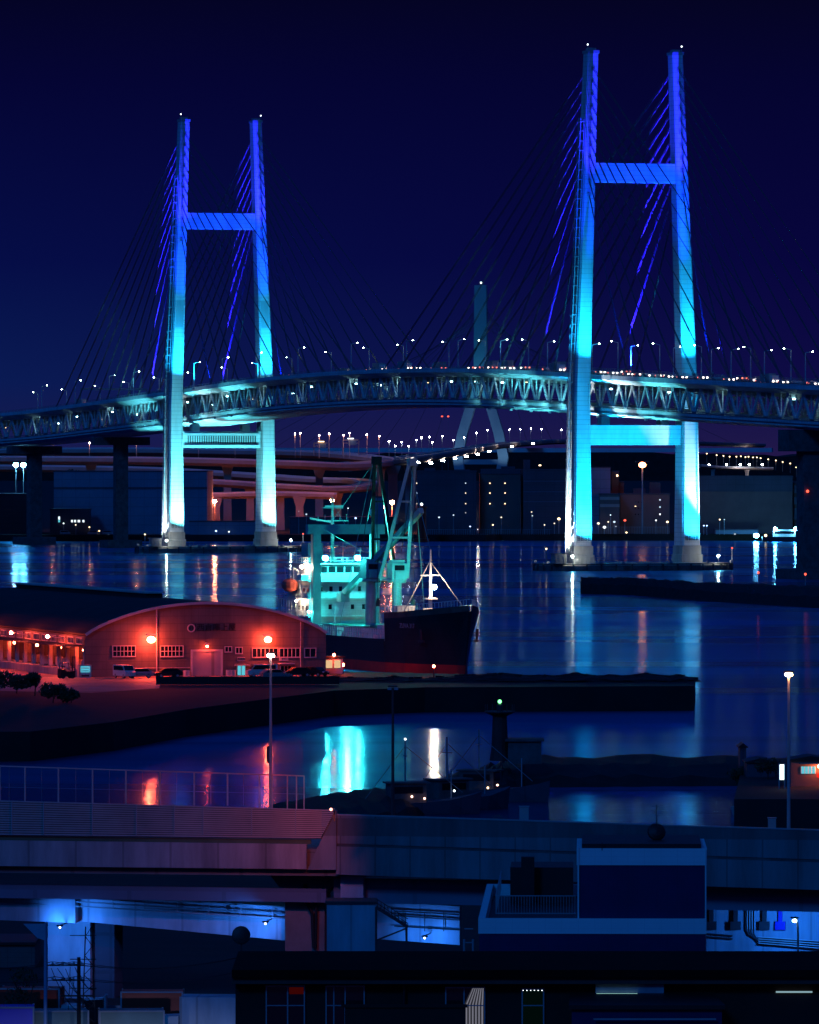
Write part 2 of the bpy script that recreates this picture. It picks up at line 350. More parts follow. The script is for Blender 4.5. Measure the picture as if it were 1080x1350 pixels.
def leg_t(z):
    if z < 58: return 19.2
    return 19.2 + (15.0-19.2)*(z-58)/(172-58)
def leg_w(z):     # (across, along)
    k = min(1, max(0, z/172.0)); return 6.6-2.9*k**.8, 8.6-3.6*k**.8
CY = (.005, .44, .95); BL = (.003, .010, 1.0); TEAL = (.10, .72, .85); WH = (.75, .95, 1.0)
E['platform'] = emis('platform_lamp_white', (.9,1.0,.9), 420)
def tower(s0, first):
    tw = None
    for z0, z1, th in ((128.8,135.2,3.6),(41.6,48.2,5.2)):
        py = MB(); a, b = leg_t(z0)-leg_w(z0)[0]/2+.05, leg_t(z1)-leg_w(z1)[0]/2+.05
        py.hexa([(s0-th/2,-a,z0),(s0+th/2,-a,z0),(s0+th/2,a,z0),(s0-th/2,a,z0),(s0-th/2,-b,z1),(s0+th/2,-b,z1),(s0+th/2,b,z1),(s0-th/2,b,z1)])
        o_ = py.build('pylon' if tw is None else 'lower_cross_beam', M['steel_white'], tw or bridge); tw = tw or o_
    for sg in (1, -1):
        rings = []
        for z in (8.2,25,41,48,58,64,80,100,120,140,156,171.5):
            a, l = leg_w(z); c = sg*leg_t(z); k = .45
            rings.append([(s0-l/2+k,c-a/2,z),(s0+l/2-k,c-a/2,z),(s0+l/2,c-a/2+k,z),(s0+l/2,c+a/2-k,z),(s0+l/2-k,c+a/2,z),(s0-l/2+k,c+a/2,z),(s0-l/2,c+a/2-k,z),(s0-l/2,c-a/2+k,z)])
        MB().loft(rings).build('leg', M['steel_white'], tw)
        # raised edge strips and the cable anchor slot on the camera face
        ed = MB()
        for z0, z1 in zip((8.2,41,58,100,140),(41,58,100,140,171)):
            a0, l0 = leg_w(z0); a1, l1 = leg_w(z1); c0, c1 = sg*leg_t(z0), sg*leg_t(z1)
            for k in (-1, 1):
                ed.bar((s0-l0/2-.03,c0+k*(a0/2-.62),z0),(s0-l1/2-.03,c1+k*(a1/2-.62),z1),.22,.22)
        ed.build('edge_strip', M['steel_white'], tw)
        an = MB()
        for i in range(11):
            z = 124.5+4.2*i; an.box((s0, sg*leg_t(z), z), (leg_w(z)[1]+.5, 1.3, 1.0))
        an.build('cable_anchor', M['steel_grey'], tw)
        a, l = leg_w(4); c = sg*19.2; ct = sg*leg_t(172)
        MB().loft([[(s0+x*(l/2+k),c+y*(a/2+k),z) for x, y in ((-1,-1),(1,-1),(1,1),(-1,1))] for z, k in ((2.4,.5),(5.2,.5),(5.3,.15),(8.2,.15))]).build('pedestal', M['concrete'], tw)
        pl = MB()                                   # four little characters on a plate near the foot
        for k in range(4):
            y = c-2.0+k*1.25; x = s0-l/2-.03
            for q in range(3): pl.bx(x-.05,x,y-.45,y+.45,10.0+q*.55,10.2+q*.55)
            pl.bx(x-.05,x,y-.42,y-.28,9.9,11.5); pl.bx(x-.05,x,y+.26,y+.4,9.9,11.5)
        pl.build('lettering', M['steel_dark'], tw)
        MB().box((s0,ct,172.0),(5.3,4.1,1.0)).box((s0,ct,172.9),(3,2.6,.9)).build('cap', M['steel_grey'], tw)
        MB().tube((s0-1.5,ct+sg*1.7,172.4),(s0-1.5,ct+sg*1.7,174.2),.1).build('lamp_bracket', M['steel_grey'], tw); MB().ball((s0-1.5,ct+sg*1.7,174.4),.27).build('beacon_lamp', E['tiny_white'], tw)
    # service lift and ladder up the left-hand leg
    sh = MB()
    for z0, z1 in zip((6,48,64,100),(48,64,100,150)):
        y0 = leg_t(z0)+leg_w(z0)[0]/2+1.0; y1 = leg_t(z1)+leg_w(z1)[0]/2+1.0
        for dx in (-.9,.9):
            for dy in (-.6,.6): sh.bar((s0+dx-1.2,y0+dy,z0),(s0+dx-1.2,y1+dy,z1),.28)
    z = 8
    while z < 149:
        y = leg_t(z)+leg_w(z)[0]/2+1.0; sh.box((s0-1.2,y,z),(2.3,1.7,.25)); z += 3.2
    sh.build('service_ladder', M['steel_grey'], tw)
    # caisson platform
    oval = [(s0+13.5*math.cos(k)*(1.0), 35.0*math.sin(k)*(1 if abs(math.sin(k))<.99 else 1), 0) for k in [2*math.pi*i/40 for i in range(40)]]
    MB().loft([[(x,y,-5) for x,y,_ in oval],[(x,y,1.7) for x,y,_ in oval]]).build('caisson', M['concrete_dark'], tw)
    MB().loft([[(s0+(x-s0)*.94,y*.97,1.7) for x,y,_ in oval],[(s0+(x-s0)*.94,y*.97,2.5) for x,y,_ in oval]]).build('caisson_top', M['concrete'], tw)
    fd = MB()
    for x, y, _ in oval: fd.bar((x,y,-1),(x,y,2.3),.5)
    for i in range(40):
        a_, b_ = oval[i], oval[(i+1)%40]; fd.bar((a_[0],a_[1],2.2),(b_[0],b_[1],2.2),.25)
    fd.build('fender', M['steel_dark'], tw)
    hs = MB().bx(s0-9,s0-5,27,31,2.5,5.6).bx(s0-9.4,s0-4.6,26.6,31.4,5.6,5.9)
    for k in range(12): hs.bar((s0-10,14+k*1.6,2.5),(s0-10,14+k*1.6,4.4),.14)
    hs.bar((s0-10,14,4.4),(s0-10,32,4.4),.14); hs.build('equipment_cabin', M['concrete'], tw)
    for sg in (1,-1):                                # navigation lights on posts at the caisson ends
        MB().tube((s0-6,sg*33,2.5),(s0-6,sg*33,7.0),.18).build('light_post', M['steel_grey'], tw)
        MB().ball((s0-6,sg*33,7.3),.28).build('navigation_lamp', E['tiny_warm' if sg>0 else 'tiny_red'], tw)
    if not first:                                    # openings along the lower cross beam of the left tower
        sl_ = MB()
        for k in range(30): y = -14+k*28/29; sl_.bx(s0-2.72,s0-2.60,y-.22,y+.22,43.4,46.4)
        sl_.build('beam_opening', M['black'], tw)
        sl2 = MB()
        for z in (42.6,47.2): sl2.bx(s0-2.9,s0-2.6,-15.6,15.6,z-.12,z+.12)
        sl2.build('beam_rib', M['steel_white'], tw)
    for y, x in ((25.0,s0-9.2),(-27.0,s0-8.6)):
        MB().tube((x,y,2.5),(x,y,4.6),.1).build('lamp_post', M['steel_grey'], tw); MB().ball((x,y,4.8),.34).build('platform_lamp', E['platform'], tw)
    br = MB()
    for sg in (1,-1): br.bx(s0-2,s0+2,sg*10.5-1.5,sg*10.5+1.5,48.2,deckz(s0)-13.25)
    br.build('bearing', M['steel_grey'], tw)
    # floodlights: housings are real, the beams come from them
    dz = deckz(s0)
    def flood(loc, tgt, p, c, ang, blend=.8):
        MB().box((loc[0],loc[1],loc[2]-.55),(1.0,1.0,.7)).build('floodlight', M['steel_grey'], tw); spot((loc[0],loc[1],loc[2]+.2), tgt, p, c, ang, bridge, blend)
    K = 1.0 if first else .95
    for sg in (1,-1):
        t_ = sg*19.0
        flood((s0-15,sg*15.8,dz+1.2), (s0-3.3,sg*18.4,dz+20), 150000*K, CY, 74, .95)     # cyan on the lower shaft
        flood((s0-36,sg*13.8,dz+1.4), (s0-2,sg*16.2,138), 1150000*K, (.003,.028,1.0), 36, .9)
        flood((s0+40,sg*13.8,dz+1.4), (s0+6,sg*15.6,132), 800000*K, BL, 34, .9)
        # below the deck
        flood((s0-12.0,sg*19.2-3,3.4), (s0-4,sg*19.2,40), 480000*K, CY if first else TEAL, 76, .8)
        flood((s0-12.4,sg*8.5,3.4), (s0-2.6,sg*6,46), 150000*K, CY if first else TEAL, 56, .8)
    flood((s0+2.5,29.5,3.3), (s0,22.5,15), 620000 if first else 150000, WH, 62, .9)
    flood((s0-16,10,3.4), (s0-4.5,19.2,24), 110000, CY if first else TEAL, 60, .9)
    flood((s0-8,-32.0,3.4), (s0-4.5,-20,30), 520000 if first else 60000, (.80,1.0,1.0), 24, .9)
    if not first:
        flood((s0-12,12.5,3.4), (s0-4.3,19.0,36), 15000, (1.0,.80,.42), 30, .9)
        flood((s0-13,-10,3.4), (s0-3,-19.4,26), 18000, (.6,.95,1.0), 50, .9)
    # truss and deck-edge floods, from the cross beam ends
    for ds, tgt_s in ((9,62),(-9,-52)):
        flood((s0+ds,31.5,3.6), (s0+tgt_s,11.6,53.5), 700000*K, TEAL, 25, .9)
    # floodlights added on outriggers below the deck edge to brighten the truss
    for ds, k in (((14,1.0),(32,.95),(50,.85),(70,.65),(92,.42),(118,.25),(-14,.8),(-34,.45),(-58,.22)) if first else ((-13,.55),(-30,.45),(-50,.28),(-72,.16),(14,.3))):
        s = s0+ds; z = deckz(s); MB().bar((s,11.5,z-12.0),(s,17.6,z-12.6),.25).box((s,17.8,z-12.9),(.9,.8,.6)).build('added_truss_flood', M['steel_grey'], bridge)
        spot((s,17.8,z-12.2), (s+(5 if ds > 0 else -5),11.6,z-7.6), 5200*k, (.16,.80,.92), 94, bridge, .9)
    # blue lamps where the cables meet the deck
    for ds in (46, -46):
        for sg in (1,-1):
            spot((s0+ds,sg*13.6,deckz(s0+ds)+1.8), (s0+ds*.55,sg*15.0,deckz(s0)+48), 2600000, (.020,.010,1.0), 20, bridge, .5)
            MB().box((s0+ds,sg*13.6,deckz(s0+ds)+1.1),(1.2,.9,.9)).build('cable_lamp', M['steel_grey'], bridge)
    return tw
tower(0, True); tower(460, False)

# stay cables: 11 pairs per plane and side
for s0 in (0, 460):
    for sg in (1, -1):
        for d in (1, -1):
            for i in range(11):
                sd = s0 + d*((36 if d*(230-s0) > 0 else 34) + i*(17.8 if d*(230-s0) > 0 else 15.2))
                zt = 124.5+4.2*i; c = MB()
                a = Vector((s0+d*leg_w(zt)[1]/2, sg*leg_t(zt), zt)); b = bpt(sd, sg*14.75, deckz(sd)+.4)
                for k in (-.5,.5): c.tube(a+Vector((0,0,k*.8)), b+Vector((k*1.2,0,0)), .13, n=5)
                c.build('stay_cable', M['cable'], bridge)
# piers beyond the towers
for s, tw_, w_ in ((599, 0, 5.2), (717, 0, 5.4)):
    th = max(0, (s-650)/RC); p = bpt(s, 0, 0)
    m = MB().box((p.x,p.y,deckz(s)-36),(4.6,w_,44.0),th).box((p.x,p.y,deckz(s)-15.4),(5.6,24,3.4),th).box((p.x,p.y,1.0),(13,15,4.5),th)
    m.build('approach_pier', M['concrete_dark'], bridge)
MB().bx(-171,-165,-12,9.5,-3,deckz(-168)-13.4).bx(-172.5,-163.5,-16,15,deckz(-168)-20,deckz(-168)-13.3).bx(-177,-159,-16,14,-4,3).build('end_pier', M['concrete_dark'], bridge)
MB().ball((-171.6, 8.5, 27), .45).build('pier_lamp', E['tiny_red'], bridge)
# lamps along the lower roadway, inside the truss
for i in range(40):
    s = -190+i*26.5
    MB().box(tuple(bpt(s, (9.6 if i % 2 else -9.0), deckz(s)-4.0)), (1.1,.5,.3)).build('lower_deck_lamp', E['lower_lamp'] if i % 4 else E['tiny_warm'], bridge)
# blue marker of the cable lamp clusters and traffic-sign gantry on the deck
sg_ = MB(); s = s_of(150, 0)
for t in (-14.5,14.5): sg_.bar(bpt(s,t,deckz(s)),bpt(s,t,deckz(s)+7),.35)
sg_.bar(bpt(s,-14.5,deckz(s)+6.8),bpt(s,14.5,deckz(s)+6.8),.4,.8); sg_.build('sign_gantry', M['steel_grey'], bridge)

# lamp posts on the deck
def deck_lamp():
    r = thing('lamp_post', '', 'lamp post', group='lamp posts along the bridge deck')
    MB().tube((0,0,0),(0,0,10.4),.20,.14).tube((0,0,10.4),(0,-2.2,10.9),.13,.11).build('pole', M['steel_white'], r)
    MB().ball((0,-2.4,10.85),.25,8,.6).build('lamp_head', E['deck_lamp'], r)
    MB().box((0,0,.5),(.6,.6,1.0)).build('base', M['steel_grey'], r)
    return r
proto = None
near = [1062,1008,964,938,888,832,781,722,660,604,536,463,393,337,293,256,219,176,144,99,55]
far = [1043,990,925,870,815,768,697,640,592,532,487,437,385,340,300,255,210,170,132,88,50]
for side, lst, sg in (('near', near, 1), ('far', far, -1)):
    for i, px in enumerate(lst):
        s = s_of(px, sg*13.9); p = bworld(bpt(s, sg*13.9, deckz(s)+.06)); rz = BRZ + (max(0, (s-650)/RC)) + (0 if sg > 0 else math.pi)
        lab = '%s deck lamp post from the right along the %s edge of the big bridge' % (ORD[i], side)
        if proto is None: proto = deck_lamp(); proto.location = p; proto.rotation_euler = (0,0,rz); proto['label'] = lab
        else: dup(proto, p, rz, lab)

# traffic on the upper deck
def deck_car(lorry, lab):
    r = thing('lorry' if lorry else 'car', lab, 'lorry' if lorry else 'car', group='traffic on the upper deck of the bridge')
    if lorry:
        MB().bx(-5,2.6,-1.15,1.15,.9,3.4).build('cargo_box', M['steel_grey'], r); MB().bx(2.8,4.8,-1.1,1.1,.6,2.8).build('cab', M['white_paint'], r); L = 4.8; B = -5
    else:
        MB().prism([(x,-.85,z) for x,z in ((-2.2,.35),(2.2,.35),(2.2,.85),(1.2,1.0),(.6,1.5),(-1.3,1.5),(-2.1,1.0))],(0,1.7,0)).build('body', M['steel_grey'], r); L = 2.2; B = -2.2
    for s in (-1,1):
        MB().box((L+.05,s*.7,.95),(.14,.50,.40)).build('headlight', E['head'], r); MB().box((B-.05,s*.75,1.05),(.14,.42,.40)).build('tail_light', E['tail'], r)
        for x in (B+1,L-1): MB().tube((x,s*.85-.1,.35),(x,s*.85+.1,.35),.35,n=8).build('wheel', M['black'], r)
    return r
E['head'] = emis('headlight_white', (1.0,.88,.80), 12, False); E['tail'] = emis('tail_light_red', (1.0,.20,.14), 3.2, False)
protos = {}
rr = random.Random(11); cnt = {}
for k in range(78):
    s = -185+k*11.2+rr.uniform(-3.5,3.5); away = (rr.random() < (.12 if s < 130 else .62 if s < 450 else .4)); lane = rr.choice((4.4,8.0)); t = (-lane if away else lane) if rr.random() < .7 else (-8.0 if away else 8.0)
    lor = rr.random() < .14; key = (lor,); p = bworld(bpt(s,t,deckz(s)+.07)); rz = BRZ+max(0,(s-650)/RC)+(0 if away else math.pi)
    kk = ('lorry' if lor else 'car', away); cnt[kk] = cnt.get(kk,0)+1
    n = cnt[kk]-1; od = ORD[n] if n < 40 else 'last'
    lab = '%s %s from the right on the bridge deck showing its %s' % (od, kk[0], 'red tail lights' if away else 'white headlights')
    if lor not in protos: protos[lor] = deck_car(lor, lab); protos[lor].location = p; protos[lor].rotation_euler = (0,0,rz)
    else: dup(protos[lor], p, rz, lab)
# ------------------------------------------------------------------ warehouse on the quay
WX, WY = -48.9, 985.0; WA = R(17.4); WW = 37.9; WL = 118.0; EV = 6.2; AP = 4.7
M['wh_wall'] = mat('warehouse_wall_cladding', (.13,.11,.105), .75, 0, .30, .35, .15, 3.0, (1,1,.25), seams=((.45,.35,.22), .72))
M['wh_trim'] = mat('pale_trim', (.52,.48,.46), .6, 0, .15, .6)
M['wh_roof'] = mat('dark_roof_sheet', (.020,.018,.020), .8, 0, .4, .2, .3, 1.5)
M['shutter'] = mat('ribbed_roller_shutter', (.42,.36,.34), .55, 0, .12, .3, seams=((.05,3.2,3.2), .55))
wh = thing('warehouse', 'long arched-roof quay warehouse lit red, gable towards us', 'warehouse', (WX, WY, QZ), WA)
def wx(px, off=0.0):             # local x on the gable for a picture column
    k = (px-540.0)/F; c, s = math.cos(WA), math.sin(WA)
    return (k*(WY) - WX)/(c-k*s)
def wz(py, x=18.0): return CAMZ+(HZ-py)/F*(WY+x*math.sin(WA)) - QZ
def arc(u): return EV + AP*(1-(2*u-1)**2)**.85 if 0 < u < 1 else EV
NA = 36
gp = [(0,0,0)] + [(WW*i/NA, 0, arc(i/NA)) for i in range(NA+1)] + [(WW,0,0)]
# walls as an open shell: gable, back gable and right flank; the left flank is a colonnade
g = MB(); g.prism(gp, (0,.35,0)); g.prism([(x,WL-.35,z) for x,_,z in gp], (0,.35,0)); g.bx(WW-.35,WW,.35,WL-.35,0,EV-.02); g.bx(3.2,3.5,.4,WL-.4,0,EV-.3)
wall = g.build('wall', M['wh_wall'], wh)
r = MB(); o = []
for i in range(NA+1): o.append((WW*i/NA, arc(i/NA)+.05))
ring0 = [(x,-.45,z) for x, z in o] + [(x,-.45,z+.28) for x, z in reversed(o)]
r.loft([ring0, [(x,WL+.3,z) for x,_,z in ring0]]); r.bx(WW*.5-1.3,WW*.5+1.3,30,WL-4,EV+AP,EV+AP+1.0)
roof = r.build('roof', M['wh_roof'], wh)
vt = MB(); vt.bx(WW*.5-1.6,WW*.5+1.6,29.6,WL-3.6,EV+AP+1.0,EV+AP+1.25); vt.build('ridge_vent', M['wh_trim'], roof)
tr = MB()
for i in range(NA): tr.bar((o[i][0],-.52,o[i][1]+.10),(o[i+1][0],-.52,o[i+1][1]+.10),.12,.42)
tr.build('verge_trim', M['wh_trim'], roof)
def gwin(px0, px1, py0, py1, cols, rows, lit=None):
    x0, x1 = wx(px0), wx(px1); z0, z1 = wz(py1,(x0+x1)/2), wz(py0,(x0+x1)/2)
    f = MB(); b = .11
    f.bx(x0-b,x1+b,-.12,.0,z1,z1+b).bx(x0-b,x1+b,-.18,.0,z0-b*1.4,z0).bx(x0-b,x0,-.12,.0,z0,z1).bx(x1,x1+b,-.12,.0,z0,z1)
    for i in range(1, cols): x = x0+(x1-x0)*i/cols; f.bx(x-.04,x+.04,-.10,-.02,z0,z1)
    for i in range(1, rows): z = z0+(z1-z0)*i/rows; f.bx(x0,x1,-.09,-.03,z-.04,z+.04)
    fr = f.build('window', M['wh_trim'], wh)
    MB().bx(x0,x1,-.025,-.004,z0,z1).build('pane', lit or M['glass_dark'], fr)
gwin(149,178,852,865,6,2); gwin(212,241,852,865,6,2); gwin(333,366,855,866,6,1); gwin(369,395,855,866,5,1); gwin(402,416,855,866,2,1)
gwin(297,305,853,859,2,1); gwin(311,319,854,861,2,1); gwin(337,350,878,887,3,1); gwin(370,384,878,887,3,1)
x0, x1 = wx(254), wx(291); zt = wz(859)
MB().bx(x0,x1,-.08,-.02,.02,zt).build('roller_shutter', M['shutter'], wh)
MB().bx(x0-.3,x0,-.2,0,0,zt+.3).bx(x1,x1+.3,-.2,0,0,zt+.3).bx(x0,x1,-.22,0,zt,zt+.3).build('shutter_frame', M['wh_trim'], wh)
x0, x1 = wx(313), wx(323)
MB().bx(x0,x1,-.03,-.01,.05,wz(878)).build('lit_doorway', E['win_cyan'], wh)
MB().bx(x0-.12,x0,-.15,0,0,wz(878)).bx(x1,x1+.12,-.15,0,0,wz(878)).bx(x0-.5,x1+.5,-.9,0,wz(878),wz(878)+.12).bx((x0+x1)/2-.05,(x0+x1)/2+.05,-.08,-.035,.05,wz(878)).build('door_frame', M['wh_trim'], wh)
for a, b in ((313,323),(368,380)):
    s_ = MB().bx(wx(a),wx(b),-.12,0,wz(872),wz(867)).build('sign_board', M['wh_trim'], wh)
    text('lettering', '事務所' if a == 313 else '受付', .42, M['black'], s_, ((wx(a)+wx(b))/2,-.14,wz(869.6)), (R(90),0,0))
MB().bx(wx(366),wx(386),-1.1,0,wz(876)-.06,wz(876)+.08).build('porch_canopy', M['wh_trim'], wh)
MB().tube((wx(206),-.3,0),(wx(206),-.3,arc(.296)-.1),.10).build('downpipe', M['wh_trim'], wh); MB().tube((wx(396),-.2,0),(wx(396),-.2,arc(.89)-.2),.07).build('downpipe', M['wh_trim'], wh)
cn = MB().bar((wx(168),-.12,wz(880)),(wx(250),-.12,wz(880)),.08)
cn.build('conduit', M['wh_trim'], wh)
text('lettering', '川西倉庫上屋', 1.25, M['black'], wh, (wx(280),-.04,wz(828)), (R(90),0,0), .03)
rg = MB(); cx, cz = wx(252), wz(828)
for i in range(16):
    a, b = 2*math.pi*i/16, 2*math.pi*(i+1)/16
    rg.bar((cx+.55*math.cos(a),-.05,cz+.55*math.sin(a)),(cx+.55*math.cos(b),-.05,cz+.55*math.sin(b)),.16)
rg.build('emblem', M['wh_trim'], wh)
def flood_on_wall(px, py, arm, r_=.5, e=E['red_flood'], nm='wall_lamp'):
    x, z = wx(px), wz(py, wx(px))
    a = MB().bar((x,0,z+.5),(x,-arm,z+.45),.10).box((x,-arm,z+r_+.12),(r_*2.4,.6,.18)).build(nm, M['wh_trim'], wh)
    MB().ball((x,-arm,z),r_,10,.75).build('bulb', e, a)
flood_on_wall(196, 843, 1.5, .66); flood_on_wall(350, 843, 1.4, .58); flood_on_wall(271, 852, .9, .20)
spot((wx(190),-2.4,4.6),(wx(140),-14,0),6500,(1.0,.07,.03),120,wh,.9,.3,'lamp_beam'); spot((-3.4,3.0,EV-1.0),(-3.5,-14,0),4000,(1.0,.08,.03),110,wh,.9,.3,'lamp_beam')
# left flank: loading bay colonnade
for i in range(22): y = .4+i*5.3; MB().bx(-.05,.5,y,y+.55,1.06,EV-1.56).build('loading_bay_column', M['wh_trim'], wh)
lt = MB().bx(-.05,.30,.4,WL-.4,EV-1.55,EV-.02); lt.build('lintel_band', M['wh_wall'], wh)
cw = MB()
for i in range(20):
    y = 1.4+i*5.3
    cw.bx(-.12,-.05,y,y+3.4,EV-1.35,EV-1.25).bx(-.12,-.05,y,y+3.4,EV-.42,EV-.32)
    for k in range(5): cw.bx(-.12,-.05,y+k*.83,y+k*.83+.08,EV-1.25,EV-.42)
cw.build('clerestory_window', M['wh_trim'], wh)
cg = MB()
for i in range(20): y = 1.5+i*5.3; cg.bx(-.075,-.052,y,y+3.3,EV-1.25,EV-.42)
cg.build('clerestory_pane', M['glass_dark'], wh)
MB().bx(-1.6,3.2,.4,WL-.4,0,1.05).build('loading_platform', M['concrete'], wh)
MB().prism([(-2.2,.4,EV-1.75),(0,.4,EV-1.55),(0,.4,EV-1.45),(-2.2,.4,EV-1.65)],(0,WL-.8,0)).build('canopy', M['wh_roof'], wh)
for i in range(6):
    y = 4+i*14.5; a = MB().box((.9,y,EV-2.0),(.5,.5,.2)).build('bay_lamp', M['wh_trim'], wh)
    MB().ball((.9,y,EV-2.25),.24).build('bulb', E['red_flood'], a)
for y in (11,34,60):
    a = MB().bar((-.1,y,EV-.7),(-2.9,y,EV-.3),.08).box((-3.0,y,EV-.05),(.6,.6,.12)).build('yard_lamp', M['wh_trim'], wh)
    MB().ball((-3.0,y,EV-.36),.24).build('bulb', E['red_yard'], a)
# goods on the platform: each pallet stack its own thing
def wworld(x, y, z): c, s = math.cos(WA), math.sin(WA); return (WX+x*c-y*s, WY+x*s+y*c, QZ+z)
def pallet():
    r = thing('pallet_stack', '', 'pallet stack', group='pallet stacks on the loading platform')
    p = MB()
    for k in (-.5,0,.5): p.bx(-.6,.6,k-.05,k+.05,0,.1)
    p.bx(-.6,.6,-.6,.6,.1,.14); p.build('pallet', M['bark'], r)
    b = MB()
    for i in range(2):
        for j in range(2):
            for k in range(3): b.bx(-.57+i*.58,-.01+i*.58-.02,-.57+j*.58,-.01+j*.58-.02,.15+k*.42,.15+k*.42+.40)
    b.build('sacks', M['wh_trim'], r); return r
pp = pallet()
for i in range(7):
    lab = '%s shrink-wrapped pallet stack from the gable end on the warehouse loading platform' % ORD[i]
    q = wworld(1.0+.5*(i%2), 3.2+i*6.1, 1.06)
    if i == 0: pp.location = q; pp.rotation_euler = (0,0,WA); pp['label'] = lab
    else: dup(pp, q, WA+random.uniform(-.2,.2), lab)

def quay_pt(px, d, z=QZ): return (xat(px,d), d, z)
# drinks machine, cabinet, tarpaulin heap at the corner
vm = thing('vending_machine', 'drinks vending machine with a lit cyan front at the warehouse corner', 'vending machine', quay_pt(112.5,981), WA)
MB().bx(-.95,.95,0,1.2,.05,1.95).build('cabinet', M['wh_trim'], vm)
MB().bx(-.72,.72,-.03,-.005,.85,1.75).build('display', E['win_cyan'], vm)
dr = MB()
for r_ in range(2):
    for k in range(6): dr.bx(-.62+k*.22,-.50+k*.22,-.06,-.035,.95+r_*.4,1.2+r_*.4)
dr.build('sample_bottles', M['white_paint'], vm); MB().bx(-.6,.6,-.03,-.005,.2,.45).build('pickup_flap', M['black'], vm)
hc = thing('forklift', 'dark forklift truck parked at the loading bay beside the vending machine', 'forklift', quay_pt(87,979), WA+.2)
MB().bx(-1.1,1.2,-.6,.6,.35,1.1).bx(-1.1,-.3,-.58,.58,1.1,1.4).build('body', M['black'], hc)
mm = MB()
for y in (-.4,.4): mm.bx(1.22,1.36,y-.07,y+.07,.1,3.3)
mm.bx(1.24,1.34,-.4,.4,1.6,1.72).bx(1.24,1.34,-.4,.4,3.1,3.22).build('mast', M['steel_dark'], hc)
cgx = MB()
for x in (-.9,.8):
    for y in (-.52,.52): cgx.bar((x,y,1.1),(x*.8,y,2.3),.08)
cgx.bx(-.8,.7,-.56,.56,2.28,2.36).build('overhead_guard', M['steel_dark'], hc)
fkk = MB()
for y in (-.3,.3): fkk.bx(1.36,2.4,y-.06,y+.06,.12,.18)
fkk.build('fork', M['steel_grey'], hc)
for x in (-.75,.85):
    for y in (-.55,.55): MB().tube((x,y-.12,.32),(x,y+.12,.32),.32,n=12).build('wheel', M['rubber'], hc)

def vehicle(kind, label, px, d, rz, paint, z=QZ, cat='car', group=None, name='parked_car'):
    r = thing(name, label, cat, (xat(px,d), d, z), rz, group)
    if kind == 'car':
        pr = [(-2.1,.35),(2.1,.35),(2.15,.75),(1.25,.92),(.65,1.42),(-1.2,1.46),(-1.95,.98),(-2.15,.8)]; wd = .82; ww = .32; ax = (-1.3,1.3); win = [(.62,1.37),(1.12,.97),(-1.55,.98),(-1.12,1.40)]
    elif kind == 'van':
        pr = [(-2.3,.35),(2.2,.35),(2.25,.95),(1.75,1.15),(1.2,1.92),(-2.2,1.97),(-2.3,1.7)]; wd = .85; ww = .33; ax = (-1.45,1.4); win = [(1.12,1.82),(1.62,1.18),(-2.0,1.18),(-2.0,1.82)]
    b = MB().prism([(x,-wd,zz) for x, zz in pr], (0,2*wd,0)).build('body', paint, r)
    for s in (-1,1): MB().prism([(x,s*(wd+.004)-.006*(s>0),zz) for x, zz in win], (0,.012,0)).build('side_window', M['glass_dark'], b)
    a, c = (pr[3],pr[4]) ; n = Vector((a[1]-c[1],0,-(a[0]-c[0]))).normalized()*-.01
    MB().prism([(a[0]+.0,-wd*.86,a[1]+.06),(c[0]+.06,-wd*.86,c[1]-.04),(c[0]+.06,wd*.86,c[1]-.04),(a[0],wd*.86,a[1]+.06)],(.03,0,.03)).build('windscreen', M['glass_dark'], b)
    for x in ax:
        for s in (-1,1):
            w_ = MB().tube((x,s*(wd-.10)-.1,ww),(x,s*(wd-.10)+.1,ww),ww,n=14).build('wheel', M['rubber'], r)
            MB().tube((x,s*(wd+.01)-.012,ww),(x,s*(wd+.01)+.012,ww),ww*.6,n=10).build('rim', M['steel_grey'], w_)
    for s in (-1,1):
        MB().box((2.16,s*wd*.68,.72),(.06,.32,.16)).build('headlight', M['white_paint'], b)
        MB().box((-2.2 if kind=='van' else -2.12,s*wd*.74,.80),(.08,.22,.2)).build('tail_light', P['red'], b)
    return r
P = {'white': mat('white_car_paint', (.62,.60,.58), .3, 0, .05, .5), 'dark': mat('dark_car_paint', (.02,.02,.024), .25, 0, .1, .5), 'silver': mat('silver_car_paint', (.34,.34,.35), .3, .4, .06, .5),
     'red': mat('red_paint', (.60,.03,.015), .4, 0, .15, .6), 'blue': mat('blue_paint', (.008,.015,.55), .4, 0, .15, .6), 'green': mat('green_grey_paint', (.10,.20,.19), .45, 0, .2, .6)}
G = 'vehicles parked by the warehouse'
vehicle('van', 'white minivan parked left of the tall lit downpipe under the red gable lamp', 164, 980.5, WA+R(-80), P['white'], group=G, cat='van', name='parked_van')
vehicle('car', 'silver saloon parked between the white minivan and the dark car', 184, 981, WA+R(170), P['silver'], group=G)
vehicle('car', 'dark saloon parked just left of the roller shutter', 221, 982, WA+R(184), P['dark'], group=G)
vehicle('van', 'pale van parked under the right red gable lamp', 345, 985, WA+R(176), P['white'], group=G, cat='van', name='parked_van')
vehicle('car', 'silver car parked in front of the pale van beside the lamp post', 362, 977, WA+R(4), P['silver'], group=G)
vehicle('car', 'dark car parked under the small canopy at the right of the warehouse', 392, 986, WA+R(185), P['dark'], group=G)
vehicle('car', 'dark car parked at the right corner of the warehouse', 416, 988, WA+R(-60), P['dark'], group=G)
